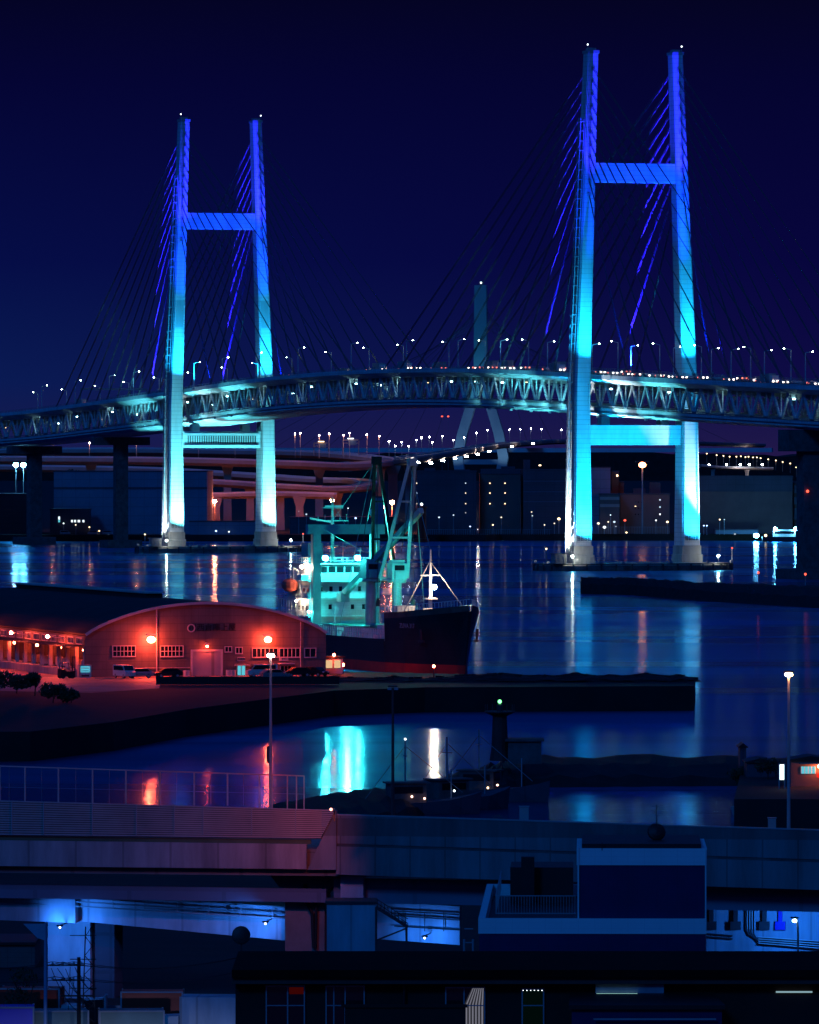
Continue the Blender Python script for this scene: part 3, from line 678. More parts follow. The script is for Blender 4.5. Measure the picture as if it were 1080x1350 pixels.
# oil drums and boxes near the right-hand corner
def drum():
    r = MB().lathe([(.29,0),(.30,.03),(.29,.06),(.29,.42),(.305,.45),(.29,.48),(.29,.84),(.30,.87),(.27,.88)], n=14).build('oil_drum', M['wh_trim']); return r
d0 = drum()
for i, px in enumerate((243,247,299,303,307)):
    lab = 'upright oil drum against the gable, %s from the left' % ORD[i]
    q = wworld(wx(px), -.6, 0)
    o_ = d0 if i == 0 else d0.copy()
    if i: COL.objects.link(o_)
    o_.location = q; tag(o_, lab, 'drum', 'oil drums against the warehouse gable')
kb = thing('guard_booth', 'small lit booth with orange panels at the right end of the warehouse', 'booth', quay_pt(436,1001), WA)
MB().bx(-1.6,1.6,-1.2,1.2,0,2.5).build('wall', M['wh_trim'], kb); MB().bx(-1.9,1.9,-1.5,1.5,2.5,2.7).build('roof', M['wh_roof'], kb)
MB().bx(-1.2,-.1,-1.23,-1.205,.9,2.1).bx(.2,1.2,-1.23,-1.205,.9,2.1).build('window', E['win_warm'], kb)
MB().ball((0,-1.8,2.9),.22).build('lamp', E['red_flood'], kb)
wlp = thing('work_lamp', 'red work lamp on a short post at the quay edge below the ship', 'lamp', quay_pt(572,984)); MB().tube((0,0,0),(0,0,1.5),.08).build('post', M['steel_dark'], wlp); MB().box((0,-.1,1.95),(.7,.3,.14)).build('hood', M['steel_dark'], wlp); MB().ball((0,0,1.66),.2).build('bulb', E['red_flood'], wlp); spot((.1,.5,1.6),(-1.0,118,-1.6),52000,(1.0,.04,.03),7.5,wlp,.9,.2,'lamp_beam')  # its narrow beam is added to redden the hull bottom
wlq = thing('work_lamp', 'added red lamp on a post between the guard booth and the hull', 'lamp', quay_pt(452,1002)); MB().tube((0,0,0),(0,0,1.1),.08).build('post', M['steel_dark'], wlq); MB().box((0,-.1,1.6),(.8,.3,.14)).build('hood', M['steel_dark'], wlq); MB().ball((0,0,1.3),.26).build('bulb', E['red_flood'], wlq); spot((.1,.5,1.2),(4,125,-1.2),60000,(1.0,.10,.07),12,wlq,.9,.2,'lamp_beam')  # added lamp and beam, standing in for warehouse floods on the hull
# apron before the gable; a pool of red lamplight put into its colour
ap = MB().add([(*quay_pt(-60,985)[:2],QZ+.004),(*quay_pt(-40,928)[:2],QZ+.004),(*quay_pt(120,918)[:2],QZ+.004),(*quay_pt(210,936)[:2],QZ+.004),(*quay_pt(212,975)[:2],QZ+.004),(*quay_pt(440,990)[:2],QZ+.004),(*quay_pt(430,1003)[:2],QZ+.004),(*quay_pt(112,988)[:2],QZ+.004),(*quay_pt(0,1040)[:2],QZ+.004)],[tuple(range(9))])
struct('lamplight_apron', ap, mat('concrete_lamplight_tint', (.27,.17,.145), .7, 0, .45, .15, .2, 1.5))
# fence of dark hoarding along the quay edge
hd = thing('hoarding', 'long dark hoarding in front of the warehouse forecourt', 'hoarding', quay_pt(326,950), R(4))
hm = MB()
for i in range(14): hm.bx(-13.2+i*1.9,-13.2+i*1.9+1.86,-.03,.03,.1,1.2+.05*(i%2))
hm.build('panel', M['black'], hd)
for i in range(15): MB().bx(-13.25+i*1.9,-13.17+i*1.9,.035,.12,0,1.3).build('post', M['steel_dark'], hd)

# trees and bushes: tapered trunk, limbs, crown of leaf-sized faces
def tree(name, label, cat, loc, h, rad, n=900, leaf=.35, group=None, trunk=True, blobs=7):
    r = thing(name, label, cat, loc, 0, group); rnd = random.Random(hash((round(loc[0]),round(loc[1])))&0xffff)
    if trunk:
        t = MB().tube((0,0,0),(.1,0,h*.45),h*.030,h*.02)
        for i in range(6):
            a = rnd.random()*6.28; t.tube((.1,0,h*(.3+.03*i)),(rad*.6*math.cos(a),rad*.6*math.sin(a),h*(.55+.05*i)),h*.012,h*.005,n=5)
        t.build('trunk', M['bark'], r)
    c = MB(); cen = [(rnd.uniform(-.55,.55)*rad, rnd.uniform(-.55,.55)*rad, h*rnd.uniform(.5,.85), rad*rnd.uniform(.35,.6)) for _ in range(blobs)]
    for i in range(n):
        bx_, by, bz, br = rnd.choice(cen); v = Vector((rnd.gauss(0,1),rnd.gauss(0,1),rnd.gauss(0,1))).normalized()*br*rnd.uniform(.55,1.05)
        p = Vector((bx_,by,bz))+Vector((v.x,v.y,v.z*.8)); a = Vector((rnd.gauss(0,1),rnd.gauss(0,1),rnd.gauss(0,1))).normalized(); b = a.orthogonal().normalized(); l = leaf*rnd.uniform(.6,1.3)
        c.add([p-a*l*.5, p+b*l*.3, p+a*l*.5, p-b*l*.3], [(0,1,2,3)])
    c.build('crown', M['foliage'], r); return r
GT = 'trees on the dark quay edge'
for i, (px, d, h, rd, lb) in enumerate(((-5,905,3.0,3.2,'cut off by the left edge of the picture'),(22,915,2.6,2.6,'second from the left'),(46,905,3.4,1.6,'pointed, in front of the loading bay'),(70,880,2.2,2.4,'low and wide, nearest the red forecourt'),(94,880,1.5,1.7,'smallest, right end of the row'))):
    tree('broadleaf_tree', 'dark tree on the quay edge, '+lb, 'tree', quay_pt(px,d), h, rd, 800, .4, GT)
# dark heaps and stacked gear along the right-hand quay
GH = 'dark heaps along the outer quay'
for i, (px, hgt, wd) in enumerate(((470,.7,4),(520,.9,5),(575,.7,6),(618,1.3,5),(660,1.5,5),(715,1.2,6),(760,1.5,6),(805,1.2,5),(850,1.5,6),(893,1.3,3.4))):
    m = MB(); d = 966; rr = random.Random(i); rings = []; hgt *= .72; wd *= (1.9,1.2,1.6,1.35,2.0,1.5,1.1,1.7,1.3,1.0)[i]
    for k in range(7):
        f = (1,.93,.84,.70,.50,.26,.08)[k]; rings.append([(wd*f*math.cos(2*math.pi*j/22)*rr.uniform(.80,1.12), 5*f*math.sin(2*math.pi*j/22)*rr.uniform(.8,1.12), hgt*k/6*rr.uniform(.8,1.25)) for j in range(22)])
    for k in range(14):
        q = rr.uniform(-.8,.8); z = hgt*(1-abs(q))*.9; bs = rr.uniform(.25,.7); m.box((wd*q, rr.uniform(-1.5,1.5), z), (bs*1.5,bs,bs), rr.random()*3)
    m.loft(rings); o_ = m.build('gravel_heap', M['rock']); o_.location = quay_pt(px,d); tag(o_, 'dark heap of spoil on the outer quay, %s from the left' % ORD[i], 'spoil heap', GH)

# ------------------------------------------------------------------ the ship
SA = math.atan2(-.944, .330); SX, SY = -3.7, 1139.6
ship = thing('cargo_ship', 'moored cargo ship with cyan floodlit bridge, deck cranes and red-bottomed dark hull', 'ship', (SX, SY, 0), SA)
M['hull'] = mat('dark_hull_paint', (.030,.026,.028), .45, 0, .35, .12, stretch=(1,1,.3), seams=((.16,.3,.3), .7))
M['boot'] = mat('red_antifouling', (.55,.035,.025), .5, 0, .3, .25)
M['ship_white'] = mat('ship_cream_paint', (.70,.72,.70), .45, 0, .14, .5, seams=((.4,.4,.55), .80))
M['ship_deck'] = mat('green_deck_paint', (.10,.17,.14), .7, 0, .3, .4)
M['crane'] = mat('crane_grey_green', (.34,.44,.42), .5, 0, .2, .6)
# stations: x, waterline half breadth, deck half breadth, deck height
ST = [(-42,4.6,5.6,6.4),(-38,6.2,6.8,6.2),(-30,7,7,6.0),(-10,7,7,5.7),(10,7,7,5.7),(17.9,6.8,7,5.8)]
SF = [(18,6.8,7,9.2),(25,5.6,6.5,9.5),(31,3.7,5.4,9.9),(36,1.9,3.7,10.3),(39.2,.7,2.1,10.6),(41.8,.12,.35,10.9)]
RAKE = lambda x, z: x + (max(0, x-28)/13.8)*(-2.6 + 2.9*max(0,z)/10.5)
def hull_ring(x, wl, dk, zd, z0, z1):
    out = []
    for z in (z0, z0+(z1-z0)*.5, z1):
        k = max(0, min(1, (z-1.7)/(zd-1.7))); b = wl+(dk-wl)*k**1.6; out.append((RAKE(x,z), b, z))
    return out
def hull_part(nm, stations, z0f, z1f, m, parent):
    h = MB(); rings = []
    for x, wl, dk, zd in stations:
        p = hull_ring(x, wl, dk, zd, z0f, z1f(zd)); rings.append([(a,-b,c) for a,b,c in p] + [(a,b,c) for a,b,c in reversed(p)])
    h.loft(rings); return h.build(nm, m, parent)
hull_part('bottom', ST+SF, -3, lambda zd: 1.7, M['boot'], ship)
hull = hull_part('hull', ST, 1.7, lambda zd: zd-1.1, M['hull'], ship)
fc = hull_part('forecastle', SF, 1.7, lambda zd: zd, M['hull'], ship)
bw = MB()
for (x,wl,dk,zd),(x2,_,dk2,zd2) in zip(ST, ST[1:]):
    for s in (1,-1): bw.bar((x,s*(dk-.05),zd-.6),(x2,s*(dk2-.05),zd2-.6),.12,1.0)
bw.build('bulwark', M['hull'], ship)
fb = MB()
for (x,wl,dk,zd),(x2,_,dk2,zd2) in zip(SF, SF[1:]):
    for s in (1,-1): fb.bar((RAKE(x,zd),s*(dk-.06),zd+.5),(RAKE(x2,zd2),s*(dk2-.06),zd2+.5),.12,1.0)
fb.build('forecastle_bulwark', mat('rusty_brown_paint', (.16,.08,.06), .6, 0, .4, .5), fc)
for sg in (-1,1):
    text('lettering', 'ZUVA 317', 1.15, M['steel_grey'], fc, (27.0, sg*5.98, 8.1), (R(96),0,R(11) if sg<0 else R(169)))
    an = MB().bar((31.5,sg*5.0,5.6),(31.5,sg*5.15,7.6),.35).bar((30.6,sg*5.1,5.6),(32.4,sg*4.8,5.6),.4); an.build('anchor', M['steel_dark'], fc)
# deck railing with pale stanchions
ry = MB()
for sg in (-1,1):
    for i in range(46): x = -38+i*1.22; ry.bar((x,sg*6.9,5.6),(x,sg*6.9,7.3),.16)
    for z in (6.5,7.3): ry.bar((-38,sg*6.9,z),(17.5,sg*6.9,z),.12)
ry.build('railing', M['ship_white'], ship)
fr_ = MB()
for (x,wl,dk,zd),(x2,_,dk2,zd2) in zip(SF, SF[1:]):
    for sg in (-1,1):
        for k in range(5): u = k/5; q = Vector((RAKE(x,zd),sg*(dk-.2),zd+1)).lerp(Vector((RAKE(x2,zd2),sg*(dk2-.2),zd2+1)), u); fr_.bar(q,q+Vector((0,0,1.0)),.09)
        fr_.bar((RAKE(x,zd),sg*(dk-.2),zd+2),(RAKE(x2,zd2),sg*(dk2-.2),zd2+2),.09)
fr_.build('bow_railing', M['ship_white'], fc)
dk = MB(); dk.bx(-40,17.8,-6.6,6.6,4.9,5.15); dk.build('deck', M['ship_deck'], ship)
# hatch coamings and gear between the deckhouse and the forecastle
hc_ = MB()
for x in (-19,-6,8): hc_.bx(x-4.6,x+4.6,-4.6,4.6,5.2,7.0)
hc_.build('hatch_coaming', M['ship_white'], ship)
hcv = MB()
for x in (-19,-6,8):
    for k in range(6): hcv.bx(x-4.7+k*1.58,x-4.7+k*1.58+1.5,-4.8,4.8,7.0,7.35)
hcv.build('hatch_cover', M['ship_deck'], ship)
rr = random.Random(3)
for i in range(18):
    x = rr.uniform(-24,16); y = rr.choice((-1,1))*rr.uniform(4.9,6.4); h = rr.uniform(.6,1.9)
    g_ = MB().box((x,y,5.15+h/2),(rr.uniform(.5,1.5),rr.uniform(.4,.9),h)); g_.tube((x,y,5.15+h),(x,y,5.5+h),.2,.14)
    g_.build('vent_post', M['ship_white'] if i % 2 else M['crane'], ship)
bp_ = MB().bx(14.4,17.4,-5.4,-1.2,5.2,8.8).bx(11.5,14.2,-6.0,-4.9,5.2,8.0); bp_.build('deck_store', M['ship_white'], ship)
# deckhouse
dh = MB(); tiers = ((-39,-25.0,6.2,5.15,8.6),(-38.5,-25.6,6.0,8.6,11.8),(-38,-26.0,5.8,11.8,14.8),(-37,-26.2,5.7,14.8,17.9))
for x0,x1,b,z0,z1 in tiers: dh.bx(x0,x1,-b,b,z0,z1)
dhx = dh.build('deckhouse', M['ship_white'], ship)
dl = MB()
for x0,x1,b,z0,z1 in tiers: dl.bx(x0-.4,x1+.8,-b-.5,b+.5,z1-.12,z1+.06)
dl.build('deck_edge', M['ship_white'], dhx)
rl = MB()
for x0,x1,b,z0,z1 in tiers[:3] + (tiers[3],):
    for k in range(13): y = -b-.4+k*(2*b+.8)/12; rl.bar((x1+.7,y,z1+.06),(x1+.7,y,z1+1.05),.06)
    for h in (.55,1.05): rl.bar((x1+.7,-b-.4,z1+h),(x1+.7,b+.4,z1+h),.06); rl.bar((x0,-b-.4,z1+h),(x1+.7,-b-.4,z1+h),.06)
    for k in range(10): x = x0+k*(x1-x0)/9; rl.bar((x,-b-.4,z1+.06),(x,-b-.4,z1+1.05),.06)
rl.build('deck_railing', M['ship_white'], dhx)
for k in range(7):
    y = -4.7+k*1.57; MB().bx(-26.19,-26.14,y-.66,y+.66,16.3,17.4).build('bridge_window', M['glass_dark'], dhx)
for x1, z, ys in ((-26.0,13.0,(-3.6,-1.8,0,1.8,3.6)),(-25.6,9.8,(-4.2,-2.1,2.1,4.2)),(-25.0,6.4,(-4,-1,2.5))):
    for y in ys: MB().bx(x1+.01,x1+.06,y-.3,y+.3,z,z+.85).build('porthole_window', M['glass_dark'], dhx)
for z in (6.2,9.6,12.7):
    for k in range(5): MB().bx(-36+k*2.2,-35.3+k*2.2,-6.3 if z<9 else -6.08 if z<12 else -5.88,-6.2 if z<9 else -6.0 if z<12 else -5.8,z,z+.8).build('side_window', M['glass_dark'], dhx)
MB().bx(-26.1,-25.2,-7.6,7.6,14.9,15.0).bx(-27.5,-25.2,-7.6,-6.2,15.0,16.0).bx(-27.5,-25.2,6.2,7.6,15.0,16.0).build('bridge_wing', M['ship_white'], dhx)
# radar mast
ms = MB().tube((-30.5,0,17.9),(-30.5,0,29.6),.45,.22).bar((-30.5,-3.0,25.5),(-30.5,3.0,25.5),.18).bar((-30.5,-2,27.8),(-30.5,2,27.8),.15).box((-30.0,0,23.3),(1.6,2.0,.2)).box((-30.3,0,21.0),(1.3,1.6,.18))
ms.bar((-29.6,-4.6,26.0),(-29.6,-.4,25.2),.22,.3).bar((-29.6,-1.7,28.1),(-29.6,1.7,28.1),.2,.3)
for y in (-2.7,-1.4,1.4,2.7): ms.bar((-30.5,y,25.5),(-30.5,y,26.6),.1)
ms.build('radar_mast', M['crane'], ship)
fn = MB().loft([[(-36.5+a*2.0,-1.8+b*1.4,z) for a,b in ((-1,-1),(1,-1),(1,1),(-1,1))] for z in (17.9,21.5)]); fn.build('funnel', M['crane'], ship)
# gantry frame over the fore side of the deckhouse
gt = MB()
for y in (-5.5,5.5): gt.bx(-23.9,-22.7,y-.75,y+.75,5.15,24.0)
gt.bx(-24.0,-22.6,-7.2,7.2,23.2,24.9); gt.build('gantry', M['crane'], ship)
MB().ball((-23.2,5.0,27.0),.62).tube((-23.2,5.0,24.9),(-23.2,5.0,26.5),.12).build('satellite_dome', M['ship_white'], ship)
hz = MB()
for k in range(4): hz.prism([(-22.66,5.1+k*.0,19.2+k*.62),(-22.66,5.9,19.7+k*.62),(-22.66,5.9,20.0+k*.62),(-22.66,5.1,19.5+k*.62)],(.04,0,0))
hz.build('hazard_stripes', mat('yellow_marking', (.65,.55,.10), .6), ship)
# deck cranes: column, house and raised A-frame jibs
def crane(x, apex, feet, m, tone):
    c = MB().tube((x,0,5.15),(x,0,15.0),1.0,.85,n=14).lathe([(1.6,15),(1.7,15.3),(1.6,15.6)],(x,0,0)); col = c.build('crane_column', m, ship)
    MB().bx(x-1.5,x+1.5,-1.35,1.35,15.6,18.4).bx(x-1.2,x+1.0,-1.1,1.1,18.4,19.0).bx(x+1.5,x+1.9,-.9,.9,15.7,17.0).build('crane_house', m, col)
    MB().bx(x+1.5,x+1.56,-.9,.9,17.2,18.1).build('cab_window', M['glass_dark'], col)
    j = MB(); A = Vector(apex); f0, f1 = Vector(feet[0]), Vector(feet[1])
    j.bar(f0,A+Vector((0,-.45,0)),.42,.55); j.bar(f1,A+Vector((0,.45,0)),.42,.55)
    for u in (.0,.35,.66,.97): j.bar(f0.lerp(A+Vector((0,-.45,0)),u),f1.lerp(A+Vector((0,.45,0)),u),.32)
    j.box(A,(1.3,1.5,1.3)); j.build('jib', tone, col)
    wr = MB()
    for y in (-.5,.5): wr.tube(A+Vector((0,y,0)),(x-1.0,y*2.4,20.4),.06,n=4)
    wr.tube(A+Vector((.4,0,-.4)),(A.x+.6,A.y,12),.05,n=4); wr.build('wire', M['steel_dark'], col)
    MB().box((A.x+.6,A.y,11.4),(.7,.5,1.4)).build('hook_block', M['steel_dark'], col)
crane(4.5, (6.0,2.3,36.0), ((3.2,-2.6,15.8),(5.4,1.6,15.8)), M['crane'], M['crane'])
crane(-9.5, (-8.0,.6,36.3), ((-9.0,.1,15.0),(-7.5,4.2,15.0)), M['crane'], M['black'])
bm_ = MB().bar((-20.5,-1.2,12.6),(8.0,3.3,27.6),.85,1.0).box((-21,-1.2,12.0),(2.4,1.6,1.6)); bm_.build('derrick_boom', M['crane'], ship)
# foremast with stays
fm = MB().tube((22,0,9.3),(22,0,21.0),.42,.16).bar((22,-1.8,16.6),(22,1.8,16.6),.18).box((22,0,12.6),(1.5,2.2,.2)).bar((22,-.9,18.7),(22,.9,18.7),.12); fm.build('foremast', M['ship_white'], ship)
stt = MB(); stt.tube((22,-.2,18.8),(24.5,-5.6,10.6),.09,n=5).tube((22,.2,18.8),(24.5,5.6,10.6),.09,n=5).tube((22.2,0,19),(39,.2,11.2),.06,n=5); stt.build('stay', M['steel_grey'], ship)
wl_ = MB()
for x,y in ((26,-2),(26,2),(29,0),(33,-1.2),(33,1.2)): wl_.tube((x,y-.8,10.6),(x,y+.8,10.6),.5,n=10).box((x,y,10.1),(1.2,1.9,.6))
wl_.build('windlass', M['ship_white'], fc)
MB().bx(19,21.5,-5.8,-2.6,9.2,11.4).build('forecastle_locker', M['ship_white'], fc)
# orange-red lifeboat on davits, with rafts and clutter on the starboard quarter
lb = MB(); rg_ = []
for x, b in ((-3.0,.15),(-2.4,.75),(-1,1.1),(1,1.1),(2.4,.75),(3.0,.15)):
    rg_.append([(-33+x,-7.2+b*math.cos(k),14.0+1.15*(.4+.6*b)*math.sin(k)) for k in [2*math.pi*i/12 for i in range(12)]])
lb.loft(rg_); lb.build('lifeboat', mat('lifeboat_red', (.55,.10,.06), .45, 0, .1, .6), ship)
for x in (-35.4,-30.6): MB().path([(x,-5.8,11.8),(x,-6.4,16.6),(x,-7.4,17.2)],.16).tube((x,-7.3,17.1),(x,-7.2,15),.05).build('davit', M['ship_white'], ship)
lr = MB()
for k in range(7): lr.tube((-40.5+k*1.3,-6.7,7.0),(-40.5+k*1.3,-6.7,8.6),.42,n=10)
for k in range(6): lr.bar((-40+k*1.5,-7.0,5.6),(-40+k*1.5,-7.0,11.6),.14)
lr.bar((-40.5,-7.0,9.4),(-27,-7.0,9.4),.14).bar((-40.5,-7.0,11.5),(-27,-7.0,11.5),.14); lr.build('stern_gear', M['ship_white'], ship)
MB().tube((-40.5,-5.0,6),(-40.5,-5.0,20.5),.12).box((-40.5,-5,19),(.4,.4,.6)).build('stern_mast', M['steel_grey'], ship)
# ship's lamps
def slamp(p, r_, e, nm='floodlight'):
    a = MB().box((p[0]-.55,p[1],p[2]+.1),(.5,r_*2.2,r_*1.6)).build(nm, M['ship_white'], ship)
    MB().ball(p, r_, 10).build('lens', e, a)
slamp((-23.6,-3.6,18.9),.42,E['cyan_flood']); slamp((-23.6,2.5,18.9),.42,E['cyan_flood'])
slamp((-12.6,.6,10.4),.30,E['cyan_flood']); slamp((-27.0,-6.9,17.3),.24,E['warm_flood']); slamp((22.9,.4,14.6),.40,E['warm_flood'],'mast_lamp')
slamp((-24.0,-6.6,9.4),.14,E['cyan_flood']); slamp((-29,-7.3,11.2),.13,E['warm_flood'])
spot((21.2,.6,13.4),(-4,0,20),13000,(.06,.85,.80),62,ship,.8,.3,'lamp_beam'); spot((-22.2,0,25.4),(8,1,24),42000,(.06,.85,.80),56,ship,.8,.3,'lamp_beam'); spot((-20,-1,5.8),(-30,0,26),30000,(.06,.85,.80),60,ship,.8,.3,'lamp_beam')  # cyan beams without lamps, added to brighten cranes and mast
MB().bar((-13.2,.6,5.2),(-13.2,.6,11),.2).build('lamp_post', M['ship_white'], ship)

# rigging, aerials and deck clutter
rg2 = MB()
for a, b in (((-23.3,-5.5,24.8),(-9.5,-1.2,20.2)),((-23.3,5.5,24.8),(-9.5,1.2,20.2)),((-23.3,0,24.8),(-30.5,0,28.5)),((6,1.8,35.6),(22,.1,20.6)),((-8,.2,36),(-23.3,-3,24.8)),((-8,1,36),(-23.3,4,24.8)),((6,2.6,35.6),(4,5.6,6)),((6,2.0,35.6),(5,-5.6,6)),((-8,0,36),(-9,-6.2,6))): rg2.tube(a,b,.05,n=4)
rg2.build('rigging', M['crane'], ship)
for i,(x,y,z,h) in enumerate(((-27.5,-4.6,17.9,3.4),(-28,4.4,17.9,2.8),(-33,-3,17.9,4.2),(-35,3.5,17.9,3.6),(-37.5,-4.5,14.8,5.5),(16,-3.5,5.2,6.0),(13,3.5,5.2,5.0),(-15,-4.8,7,4.2),(1.5,4.8,7,4.4))):
    MB().tube((x,y,z),(x,y,z+h),.10,.05,n=6).bar((x,y-.5,z+h*.8),(x,y+.5,z+h*.8),.07).build('aerial', M['ship_white'], ship)
ldr = MB()
for k in range(16): ldr.bar((-24.9,-6.0+.0*k,5.6+k*.55),(-24.9,-5.2,5.6+k*.55),.07)
for y in (-6.0,-5.2): ldr.bar((-24.9,y,5.3),(-24.9,y,14.2),.09)
ldr.build('ladder', M['ship_white'], ship)
scf = MB()
for x in (-39.5,-37.2,-34.9,-32.6,-30.3): scf.bar((x,-6.95,5.6),(x,-6.95,12.4),.13)
for z in (8.2,10.0,12.4): scf.bar((-39.5,-6.95,z),(-28,-6.95,z),.12)
for x in (-39.5,-34.9): scf.bar((x,-6.95,5.6),(x+2.3,-6.95,8.2),.08); scf.bar((x+2.3,-6.95,8.2),(x,-6.95,10),.08)
scf.build('side_staging', M['crane'], ship)
# ------------------------------------------------------------------ the far shore
M['far_navy'] = mat('blue_grey_cladding', (.17,.22,.30), .8, 0, .2, .06, seams=((.08,.06,.06), .82))
M['far_dark'] = mat('dark_cladding', (.075,.075,.10), .8, 0, .25, .06, seams=((.12,.1,.1), .8))
M['far_brown'] = mat('brown_facade', (.18,.11,.10), .85, 0, .25, .06)
M['far_band'] = mat('pale_band', (.45,.30,.26), .8, 0, .15, .06)
M['ramp'] = mat('ramp_concrete', (.40,.31,.28), .85, 0, .25, .05, stretch=(1,1,.4))
M['far_conc'] = mat('far_tower_paint', (.35,.38,.40), .6, 0, .1, .05)
M['far_white'] = mat('pale_distant_steel', (.60,.62,.64), .6, 0, .1, .05)
rw = random.Random(21)
def building(name, label, px0, px1, py, d, dep, m, cat='building', wins=(), bands=(), roofbox=(), rz=0, group=None):
    """wins: (px, py, w px, h px, material)"""
    x0, x1 = xat(px0,d), xat(px1,d); zt = zat(py,d); w_ = x1-x0
    r = thing(name, label, cat, ((x0+x1)/2, d, 3.0), rz, group); h = zt-3.0
    wl = MB().bx(-w_/2,w_/2,0,dep,0,h).build('wall', m, r)
    MB().bx(-w_/2-.3,w_/2+.3,-.3,dep+.3,h,h+.5).build('roof', M['far_dark'], r)
    for a, b, c in roofbox: MB().bx(xat(a,d)-(x0+x1)/2,xat(b,d)-(x0+x1)/2,dep*.3,dep*.6,h+.5,zat(c,d)-3).build('roof_plant', M['far_dark'], r)
    for a, b, m2 in bands: MB().bx(-w_/2-.05,w_/2+.05,-.25,-.02,zat(b,d)-3,zat(a,d)-3).build('facade_band', m2, r)
    for px, wy, ww, hh, e in wins:
        cx = xat(px,d)-(x0+x1)/2; cz = zat(wy,d)-3; a = ww*d/F/2; b = hh*d/F/2
        if e is TW: e = rw.choice(TINY)
        MB().bx(cx-a,cx+a,-.12,-.03,cz-b,cz+b).build('window', e, r)
    return r
TW, TWm, TB = E['tiny_white'], E['tiny_warm'], E['tiny_blue']
building('dockside_warehouse','large plain blue dockside warehouse behind the left bridge tower',71,273,622,2990,90,M['far_navy'],'warehouse',bands=((642,645,M['far_dark']),))
building('dockside_warehouse','low dark dockside shed at the left edge of the picture',-60,46,652,2985,60,M['far_dark'],'warehouse',wins=((10,672,10,.8,M['far_brown']),))
building('harbour_office','harbour office with lit white windows at the foot of the blue warehouse',66,118,672,2970,14,M['far_dark'],wins=((78,683,2.2,4,E['win_white']),(78,687,2.5,3,E['win_cyan']),(95,687,2.4,3,E['win_white']),(99,687,2.4,3,E['win_white']),(104,687,3,3,E['win_white']),(110,687,2.4,3,E['win_white'])))
building('factory_block','dark factory block with a column of small lights on its right edge',549,628,622,3000,60,M['far_dark'],'factory',wins=tuple((614,y,1.3,1.3,TW) for y in (637,650,664,676))+tuple((547.5+2,y,1.3,1.3,TW) for y in (637,650,664)),roofbox=((560,574,617),(600,620,619)))
building('factory_block','dark factory block in the middle, with two columns of purple-white lights',634,686,625,3010,60,M['far_brown'],'factory',wins=tuple((x,y,1.2,1.2,TWm) for x in (646,666) for y in (637,650,664)),bands=((618,625,M['far_dark']),),roofbox=((662,680,615),))
building('factory_block','wide dark factory block just left of the right bridge tower',690,748,620,3005,60,M['far_dark'],'factory',bands=((634,634.6,M['far_navy']),(648,648.6,M['far_navy']),(661,661.6,M['far_navy'])),wins=((712,613.5,3,1.5,TWm),),roofbox=((678+14,700,606),))
building('silo_tower','tall dark blue silo tower between the legs of the right tower',778,805,617,3010,20,M['far_navy'],'silo')
building('process_tower','stepped brown process tower lit orange beside the blue silo tower',806.5,816,622,3025,18,M['far_brown'],'tower',wins=((814,627,2,2.5,TWm),))
building('process_tower','lower brown process tower right of the stepped one',816.5,823,636,3028,16,M['far_brown'],'tower')
building('storage_shed','low shed with two pale stripes below the process towers',791,817,652,2998,20,M['far_brown'],'shed',bands=((655,659,M['far_band']),(664.5,668.5,M['far_band'])))
building('apartment_block','purple-brown block with columns of small windows between the tower legs',818,883,652,3015,30,M['far_brown'],wins=tuple((870.3,y,1.6,1.6,TW) for y in (659,668.5,678))+tuple((x,y,1.4,1.4,M['glass_dark']) for x in (838,842,846) for y in (662,670,678))+((838,667.5,1.8,.6,TWm),),roofbox=((836,852,644),(858,872,636)))
building('market_hall','long dark hall with broken rows of lit signs right of the right tower',919,1045,629,3015,70,M['far_brown'],'hall',wins=((933,636,2,3,TB),(956,634,3,2,TB),(961,633,4,1,TW),(978,634,3,2.5,TW),(978,637,2,2,TB),(1003,635,3,2,TB),(1018,635,3,2,TW),(1033,635,4,1,TW),(1031,637,1,3,TW),(1033,639,4,1,TW),(934,644,4,.8,TW),(999,645,3,1,TW),(1013,644,4,1,TW),(1019,645,6,.8,TW),(1028,645,4,.8,TB)),bands=((627,648,M['far_dark']),))
building('dock_shed','low pale dock shed beside the bright quay lamp',944,1000,699,2990,12,M['far_navy'],'shed')
building('apartment_block','narrow purple block with three pale bands beside the end pier',1047,1062,638,3020,20,M['far_brown'],bands=((640,650,M['far_navy']),(655,665,M['far_navy']),(670,685,M['far_navy'])))
building('storage_shed','low dark quay shed under the ship\'s gantry, left of the middle',382,520,683,3003,30,M['far_dark'],'shed')
building('tank_house','dark block with a pale edge behind the crane of the ship',494,506,656,2990,14,M['far_navy'],'building')
building('container_yard','dark stacked containers along the quay between the left tower legs',250,345,688,2972,12,M['far_navy'],'container stack')
# quay clutter at the left: cars, hut
vehicle('van','pale van on the far quay, left of the harbour office steps',86,2966,0,P['white'],3.0,'van','vans on the far quay','parked_van')
vehicle('van','pale van on the far quay, right of the harbour office',122,2966,math.pi,P['white'],3.0,'van','vans on the far quay','parked_van')
vehicle('van','white van farthest right on the left far quay',142,2966,0,P['white'],3.0,'van','vans on the far quay','parked_van')
